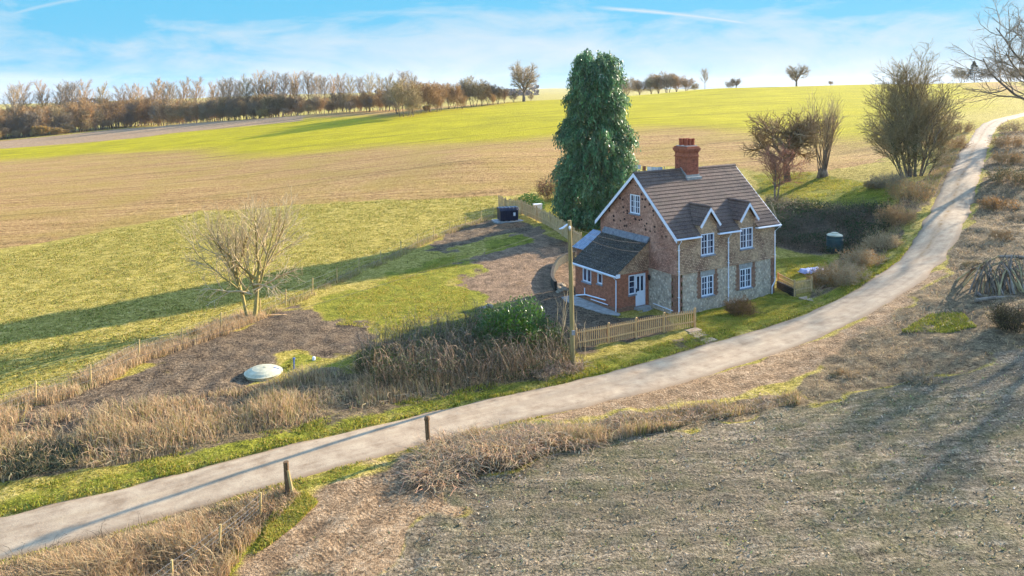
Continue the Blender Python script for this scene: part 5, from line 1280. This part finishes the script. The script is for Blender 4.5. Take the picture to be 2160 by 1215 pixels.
for k, (px, py, a, L, lab) in enumerate([(2100, 632, .25, 3.0, 'long cut log lying in front of the brush pile'), (2150, 545, -.2, 2.6, 'grey log lying behind the brush pile'), (2065, 622, 1.2, 1.2, 'short log at the left foot of the brush pile')]):
    o = MB().tube([(-L / 2, 0, .06), (0, .06, .1), (L / 2, 0, .05)], [.12, .11, .08], 8).build('log', bk_grey); o.location = gp(px, py); o.rotation_euler = (0, 0, a); tag(o, lab, 'log')


# ------------------------------------------------------------------ grasses, brambles and litter: what nobody could count
m_dry = leafmat('dry_grass', S(196, 166, 124), .3, var=0); m_green = leafmat('green_grass', S(152, 150, 54), .35, var=0); m_lawn = leafmat('lawn_grass', S(162, 156, 60), .35, var=0); m_tuft = leafmat('field_tuft', S(176, 156, 122), .2, var=0)
m_cane = leafmat('bramble_cane', S(176, 146, 114), .1, var=.2); m_dcane = leafmat('dark_cane', S(106, 90, 66), .1, var=.2); m_bleaf = leafmat('bramble_leaf', S(86, 96, 54), .25, var=.1)


def scatter(P, n, seed, clump=None, soft=0.):
    """n points in a polygon, thinned by clump=(size, threshold)"""
    rs = np.random.RandomState(seed); lo, hi = P.min(0), P.max(0); out = []; got = 0
    while got < n:
        q = lo + (hi - lo) * rs.rand(max(n * 2, 2000), 2); q = q[inpoly(P, q[:, 0], q[:, 1])]
        if soft: e = soft * (vn(q[:, 0], q[:, 1], 1.5, seed) - .2); q = q[seg_dist(P, q[:, 0], q[:, 1]) > e]
        if clump: q = q[vn(q[:, 0], q[:, 1], clump[0], seed + 1) * .7 + vn(q[:, 0], q[:, 1], clump[0] * .3, seed + 2) * .3 > clump[1] + rs.normal(0, .08, len(q))]
        out.append(q); got += len(q)
    return np.vstack(out)[:n]


def blades(name, xy, h, w, lean, mat, seed, lo=.6, hi=1.25, hue=.1, wind=(0, 0), sink=.03, parent=None, kind='stuff', green=None):
    rs = np.random.RandomState(seed); n = len(xy); az = rs.uniform(0, 6.28, n); side = np.stack([np.cos(az), np.sin(az), az * 0], 1)
    h = np.broadcast_to(h, n) * rs.uniform(.55, 1.15, n); w = w * rs.uniform(.6, 1.4, n); z = H(xy[:, 0], xy[:, 1]) - sink
    la = rs.uniform(0, 6.28, n); off = np.stack([np.cos(la), np.sin(la), la * 0], 1) * (lean * rs.rand(n) * h)[:, None] + np.array([*wind, 0]) * h[:, None]
    b = np.column_stack([xy, z]); up = np.array([0, 0, 1.])
    mid = b + off * .3 + up * (h * .55)[:, None]; tip = b + off + up * (h * np.sqrt(np.clip(1 - .35 * lean, .25, 1)))[:, None]
    V = np.stack([b - side * w[:, None] / 2, b + side * w[:, None] / 2, mid + side * w[:, None] * .42, mid - side * w[:, None] * .42, tip], 1).reshape(-1, 3)
    k = np.arange(n)[:, None] * 5; c = tint(n, 5, seed, lo, hi, hue)
    if green is not None: c = c * np.where(np.repeat(rs.rand(n) < green[0], 5)[:, None], np.array([green[1]]), 1.)
    return tag(link(name, np_mesh(name, V, [k + [[0, 1, 2, 3]], k + [[3, 2, 4]]], c), parent, [mat]), kind=kind)


def canes(name, xy, L, h, w, mat, seed, K=6, z0=0., parent=None, kind='stuff', base=None):
    """arching stems: each rises, bends over and comes down"""
    rs = np.random.RandomState(seed); n = len(xy); az = rs.uniform(0, 6.28, n); L = L * rs.uniform(.5, 1.2, n); h = np.broadcast_to(h, n) * rs.uniform(.5, 1.15, n)
    t = np.linspace(0, 1, K)[None]; a2 = az[:, None] + rs.uniform(-.6, .6, n)[:, None] * t; g = 1.9 * t * (1.55 - t) * .88
    P_ = np.stack([xy[:, :1] + np.cos(a2) * L[:, None] * t, xy[:, 1:] + np.sin(a2) * L[:, None] * t, h[:, None] * g], 2); P_ += rs.normal(0, .04, P_.shape)
    P_[..., 2] += (H(xy[:, 0], xy[:, 1]) if base is None else base)[:, None] - .05 + z0
    s = np.stack([-np.sin(az), np.cos(az), rs.uniform(-.6, .6, n)], 1); s /= np.linalg.norm(s, axis=1)[:, None]; wd = w * rs.uniform(.6, 1.3, (n, 1, 1)) * np.linspace(1, .4, K)[None, :, None]
    V = np.stack([P_ - s[:, None] * wd / 2, P_ + s[:, None] * wd / 2], 2).reshape(-1, 3); k = (np.arange(n) * 2 * K)[:, None, None] + (np.arange(K - 1) * 2)[None, :, None]
    return tag(link(name, np_mesh(name, V, (k + np.array([0, 1, 3, 2])).reshape(-1, 4), tint(n, 2 * K, seed, .6, 1.25, .1)), parent, [mat]), kind=kind)


def not_lane(q, m=.35): return q[lane_dist(q[:, 0], q[:, 1]) > m]


# tall dry grass between the garden and the lane, thinner and taller towards the hedge
Pd = Zp['ditch']; q = not_lane(scatter(Pd, 30000, 1, (1.3, .41), .5), 1.5)
hh = .3 + .72 * np.clip(vn(q[:, 0], q[:, 1], 2.2, 4) * 1.4 - .1, 0, 1); hh *= np.clip((lane_dist(q[:, 0], q[:, 1]) - 1.2) / .9, .35, 1)
blades('tall_dry_grass', q, hh, .022, .75, m_dry, 1, .5, 1.2, .08, (-.1, -.04), green=(.12, (.6, .75, .35)))
q = not_lane(scatter(Pd, 1500, 3, (2., .45)), 1.6); canes('fallen_grass', q, 1.1, .5, .025, m_dry, 3)
Pb = poly([(745, 780), (800, 735), (950, 705), (1010, 690), (1180, 700), (1205, 740), (1215, 790), (1100, 815), (960, 820), (790, 830)])
q = not_lane(scatter(Pb, 2600, 4), .9); canes('bramble_thicket', q, 1.4, 1.6, .022, m_dcane, 4)
q = not_lane(scatter(Pb, 1500, 5, (1.5, .4)), .9); canes('pale_bramble', q, 1.3, 1.8, .02, m_cane, 5)
q = not_lane(scatter(poly([(1125, 790), (1190, 778), (1235, 775), (1230, 800), (1140, 812)]), 900, 55), .5); canes('bramble_heap', q, .8, .55, .022, m_cane, 55)
q = not_lane(scatter(Pb, 12000, 8, (1.2, .4)), .8); rs = np.random.RandomState(8); c = np.column_stack([q, H(q[:, 0], q[:, 1]) + rs.uniform(.05, 1.5, len(q)) * np.clip(vn(q[:, 0], q[:, 1], 1.5, 8) * 1.5, .2, 1)])
tag(link('bramble_leaves', np_mesh('bramble_leaves', *rhombs(c, rs.normal(size=c.shape), rs.uniform(.06, .14, len(c)), .06, 8), tint(len(c), 4, 8, .5, 1.2, .15)), None, [m_bleaf]), kind='stuff')
Pk = poly([(-40, 985), (0, 958), (90, 945), (175, 950), (160, 985), (60, 1004), (-40, 1010)]); q = scatter(Pk, 2200, 15); canes('dark_bramble', q, .8, .35, .025, leafmat('hollow_cane', S(62, 66, 40), .1, var=0), 15)
# rough grass along the wire fence
Pf = np.array([tuple(p[:2]) for p in fence_w]); d = np.gradient(Pf, axis=0); nn = np.stack([-d[:, 1], d[:, 0]], 1) / np.linalg.norm(d, axis=1)[:, None]
Pfe = np.vstack([Pf[:7] + nn[:7] * 1.5, (Pf[:7] - nn[:7] * .7)[::-1]]); q = scatter(Pfe, 9000, 6, (1.2, .34)); blades('fence_line_grass', q, .65, .02, .8, m_dry, 6, .65, 1.25, .06, (-.1, 0))
Pfe = np.vstack([Pf[6:] + nn[6:] * .7, (Pf[6:] - nn[6:] * .5)[::-1]]); q = scatter(Pfe, 6000, 7, (1.2, .36)); blades('fence_line_grass', q, .4, .022, .8, m_dry, 7, .55, 1.1, .06, green=(.4, (.6, .8, .4)))


def beside_lane(lo, hi, i0, i1, n, seed, sd):
    rs = np.random.RandomState(seed); k = rs.randint(i0, i1, n); c = LC[k]; dd = LC[np.minimum(k + 1, len(LC) - 1), :2] - LC[np.maximum(k - 1, 0), :2]; dd /= np.linalg.norm(dd, axis=1)[:, None]
    o = c[:, 2] + rs.uniform(lo, hi, n); nr = np.stack([-dd[:, 1], dd[:, 0]], 1) * sd; q = c[:, :2] + nr * o[:, None] + dd * rs.uniform(-.4, .4, n)[:, None]
    return q[lane_dist(q[:, 0], q[:, 1]) > lo - .05]


i_of = lambda x: int(np.argmin(np.abs(LC[:, 0] - x)))
q = beside_lane(.02, 1.7, i_of(-23), i_of(33), 46000, 11, 1); q = q[(vn(q[:, 0], q[:, 1], 1.1, 12) > .25)]
blades('verge_grass', q, .05 + .2 * vn(q[:, 0], q[:, 1], .8, 13), .03, .8, m_green, 11, .55, 1.3, .12, sink=.02, green=(.25, (1.5, 1.2, 2.2)))
q = beside_lane(.05, 1.0, i_of(-23), i_of(1), 13000, 12, -1); q = q[(vn(q[:, 0], q[:, 1], 1.3, 14) > .42) & ~inpoly(Zp['entry'], q[:, 0], q[:, 1])]
blades('verge_grass', q, .12, .03, .8, m_green, 12, .5, 1.2, .12, sink=.02, green=(.5, (1.45, 1.15, 2.2)))
for nm, n, h, gr in (('front', 26000, .08, .15), ('lawn', 26000, .09, .3), ('lawn_b', 14000, .12, .1), ('back', 12000, .12, .2), ('yard', 9000, .12, .1), ('upper', 14000, .14, .2), ('weeds', 2500, .16, .1), ('lowgreen', 9000, .16, .3)):
    q = not_lane(scatter(Zp[nm], n, 20 + len(nm), (1.4, .38), 1.3), .1); blades('lawn_grass', q, h * (.6 + .9 * vn(q[:, 0], q[:, 1], .7, 2)), .035, .9, m_lawn, 21 + n % 7, .65, 1.3, .1, sink=.02, green=(gr, (1.5, 1.2, 2.2)))
# hill field: tussocks on the rough strip nearest the garden
Pr = np.vstack([Pf + nn * .5, poly([(1050, 412), (900, 420), (640, 433), (420, 450), (200, 496), (0, 540), (-150, 570)])]); q = scatter(Pr, 60000, 31, (1.1, .38)); blades('field_grass', q, .1 + .1 * vn(q[:, 0], q[:, 1], 1.3, 3), .05, 1., leafmat('tussock', S(160, 144, 70), .35, var=0), 31, .55, 1.25, .1, sink=.02, green=(.35, (.75, .95, .6)))
# bottom-left bank, the bramble heap by the gateway and the lane-side strip beyond it
q = not_lane(scatter(Zp['lowbank'], 20000, 41, (1.2, .33), .4), .5); hh = .25 + .75 * np.clip((lane_dist(q[:, 0], q[:, 1]) - .4) / 1.2, 0, 1) * vn(q[:, 0], q[:, 1], 1.4, 5)
blades('bank_grass', q, hh * 1.2, .02, .9, m_dry, 41, .5, 1.25, .08, (-.15, -.05), green=(.12, (.75, .7, .5)))
q = not_lane(scatter(Zp['lowbank'], 1500, 42, (1.4, .45), .4), .7); canes('bank_bramble', q, .9, .55, .018, m_dcane, 42)
Ph = poly([(868, 1010), (890, 965), (930, 940), (1000, 935), (1080, 915), (1190, 915), (1290, 905), (1240, 940), (1130, 960), (1090, 990), (1010, 985), (960, 1015), (900, 1035)])
q = not_lane(scatter(Ph, 4200, 43), .3); hh = .6 * np.clip(1.25 - .12 * np.hypot(q[:, 0] - Ph[:, 0].mean(), q[:, 1] - Ph[:, 1].mean()) ** 1.3, .45, 1) * (.35 + .95 * vn(q[:, 0], q[:, 1], 1.1, 43))
canes('bramble_heap', q[::2], 1.2, hh[::2], .022, m_cane, 43); canes('dry_bramble', q + .1, 1.0, hh * 1.05, .022, m_dry, 44); canes('bramble_core', q[::3] - .05, .9, hh[::3] * .7, .022, m_dcane, 45)
q = not_lane(scatter(Zp['heap'], 22000, 46, (1.5, .35), .4), .7); hh = .1 + .95 * vn(q[:, 0], q[:, 1], 1.7, 6) ** 1.8; blades('roadside_grass', q, hh, .02, .8, m_dry, 46, .5, 1.15, .08, green=(.25, (.62, .75, .4)))
q = not_lane(scatter(Zp['heap'], 900, 47, (1.8, .5), .5), 1.); canes('roadside_bramble', q, .7, .4, .018, m_cane, 47)
# cleared ground on the right: flattened straw, twigs and hollows
q = not_lane(scatter(Zp['bank'], 46000, 51, (1.6, .35), .3), .3); blades('cut_straw', q, .32, .02, 2.2, m_dry, 51, .45, 1.2, .08, sink=.0, green=(.25, (.72, .74, .6)))
q = not_lane(scatter(Zp['bank'], 2600, 52, (2.2, .5), .3), .6); canes('brushwood', q, .9, .28, .02, m_cane, 52)
q = not_lane(scatter(Zp['bank'], 1200, 53, (2.5, .55), .3), 1.5); canes('brushwood', q, 1.1, .5, .022, m_dcane, 53)
q = not_lane(scatter(poly([(1900, 700), (1960, 665), (2030, 660), (2060, 690), (1990, 705)]), 5000, 54, (.8, .3)), .3); blades('verge_grass', q, .2, .03, .9, m_green, 54, .6, 1.2, .1)
# bank of ivy and bramble below the upper lawn, and the slope beside the lane
Pi = Zp['ivybank']; q = not_lane(scatter(Pi, 5200, 61), .5); canes('bank_bramble', q, 1.1, .4 + .9 * vn(q[:, 0], q[:, 1], 2., 61), .022, m_dcane, 61)
q = scatter(Pi, 9000, 62, (1.6, .42)); rs = np.random.RandomState(62); c = np.column_stack([q, H(q[:, 0], q[:, 1]) + rs.uniform(.05, .6, len(q))]); tag(link('bank_ivy', np_mesh('bank_ivy', *rhombs(c, rs.normal(size=c.shape), rs.uniform(.08, .18, len(c)), .1, 62), tint(len(c), 4, 62, .5, 1.2, .15)), None, [lf_ivy]), kind='stuff')
q = not_lane(scatter(Zp['roadside'], 22000, 63, (1.5, .32), .3), .25); blades('roadside_grass', q, .14 + .4 * vn(q[:, 0], q[:, 1], 1.6, 6), .024, .9, m_dry, 63, .55, 1.2, .1, green=(.4, (.68, .85, .35)))
q = not_lane(scatter(Zp['roadside'], 900, 64, (1.5, .45), .3), .8); canes('roadside_bramble', q, .9, .6, .02, m_cane, 64)
# the near field: stubs, clods of straw and a haze of seedling green
q = scatter(Zp['near'], 150000, 71); q = q[(q[:, 1] > 18) & (q[:, 0] < 45)]; nv = vn(q[:, 0], q[:, 1], 3.2, 9) * .6 + vn(q[:, 0], q[:, 1], .8, 10) * .4
q = q[(np.random.RandomState(1).rand(len(q)) < .35 + nv) & ~(inpoly(Zp['entry'], q[:, 0], q[:, 1]) & (np.random.RandomState(2).rand(len(q)) < .85))]
blades('field_stubble', q, .10, .05, 1.6, m_tuft, 71, .35, 1.5, .08, sink=.01, green=(.22, (.55, .72, .42)))
# thin bare saplings standing in the brambles by the pole
for k, (px, h) in enumerate([(1150, 2.2), (1168, 3.0), (1174, 3.6), (1183, 2.6), (1192, 3.2), (1226, 2.8), (1234, 2.0)]):
    p = gp(px, 752 - k % 3 * 6); lv = [dict(s=5, n=5, w=.05, u=.03, b=.4, a=24, l=.3, k=.6, m=.008, t=.4), dict(s=2, n=0, w=.1, u=.1, b=0, a=20)]
    w_, t_ = grow(k, [((0, 0, -.1), (.1 * math.sin(k), 0, 1), h, .02)], lv); o = link('sapling', np_mesh('sapling', *tubes(w_, 4)), None, [tw_pale]); o.location = p
    tag(o, 'thin bare sapling rising from the brambles around the foot of the utility pole', 'sapling', 'saplings by the utility pole')
# scattered flints and clods on the near field and the gateway
q = scatter(Zp['near'], 1500, 81); q = q[(q[:, 1] > 19) & (q[:, 0] < 42)]; rs = np.random.RandomState(81); c = np.column_stack([q, H(q[:, 0], q[:, 1]) + .02]); n = len(c); r = rs.uniform(.015, .04, n)
o_ = np.array([[1, 0, 0], [0, 1, 0], [-1, 0, 0], [0, -1, 0], [0, 0, 1.]]); V = (c[:, None] + o_[None] * r[:, None, None] * rs.uniform(.6, 1.3, (n, 5, 1))).reshape(-1, 3); k = np.arange(n)[:, None] * 5
tag(link('flints', np_mesh('flints', V, (k[:, None] + np.array([[0, 1, 4], [1, 2, 4], [2, 3, 4], [3, 0, 4]])[None]).reshape(-1, 3), tint(n, 5, 81, .5, 1.6, .04)), None, [leafmat('flint_stone', S(176, 166, 150), 0)]), kind='stuff')
# faint winter haze in the air
hz = bpy.data.materials.new('haze'); hz.use_nodes = True; nt = hz.node_tree; nt.nodes.clear()
v = nd(nt, 'ShaderNodeVolumePrincipled', {'Color': (.86, .92, 1., 1), 'Density': .00007}); v.inputs['Anisotropy'].default_value = .2; nt.links.new(v.outputs[0], nd(nt, 'ShaderNodeOutputMaterial').inputs['Volume'])
tag(MB().box(-4900, 4900, -1600, 4900, -130, 75).build('haze', hz), kind='stuff')
# far woods along the ridge beyond the near wood
rs = np.random.RandomState(91); n = 5200; t = rs.uniform(-.75, .115, n); Y = 950 + 60 * np.sin(t * 9) + rs.uniform(0, 60, n); Y = np.where(t > .05, Y + 420, Y); X = t * Y; top_ = 6 + 9 * vn(t * 60, t * 0, 1., 4)
keep = (vn(t * 16, t * 0, 1., 5) > .42); X, Y, top_ = X[keep], Y[keep], top_[keep]; z = H(X, Y); c = np.column_stack([X, Y, z + rs.rand(len(X)) * top_])
tag(link('far_wood', np_mesh('far_wood', *rhombs(c, rs.normal(size=c.shape), rs.uniform(3, 6, len(c)), 3.5, 91), tint(len(c), 4, 91, .7, 1.2, .06)), None, [leafmat('far_wood', S(104, 92, 84), .2)]), kind='stuff')
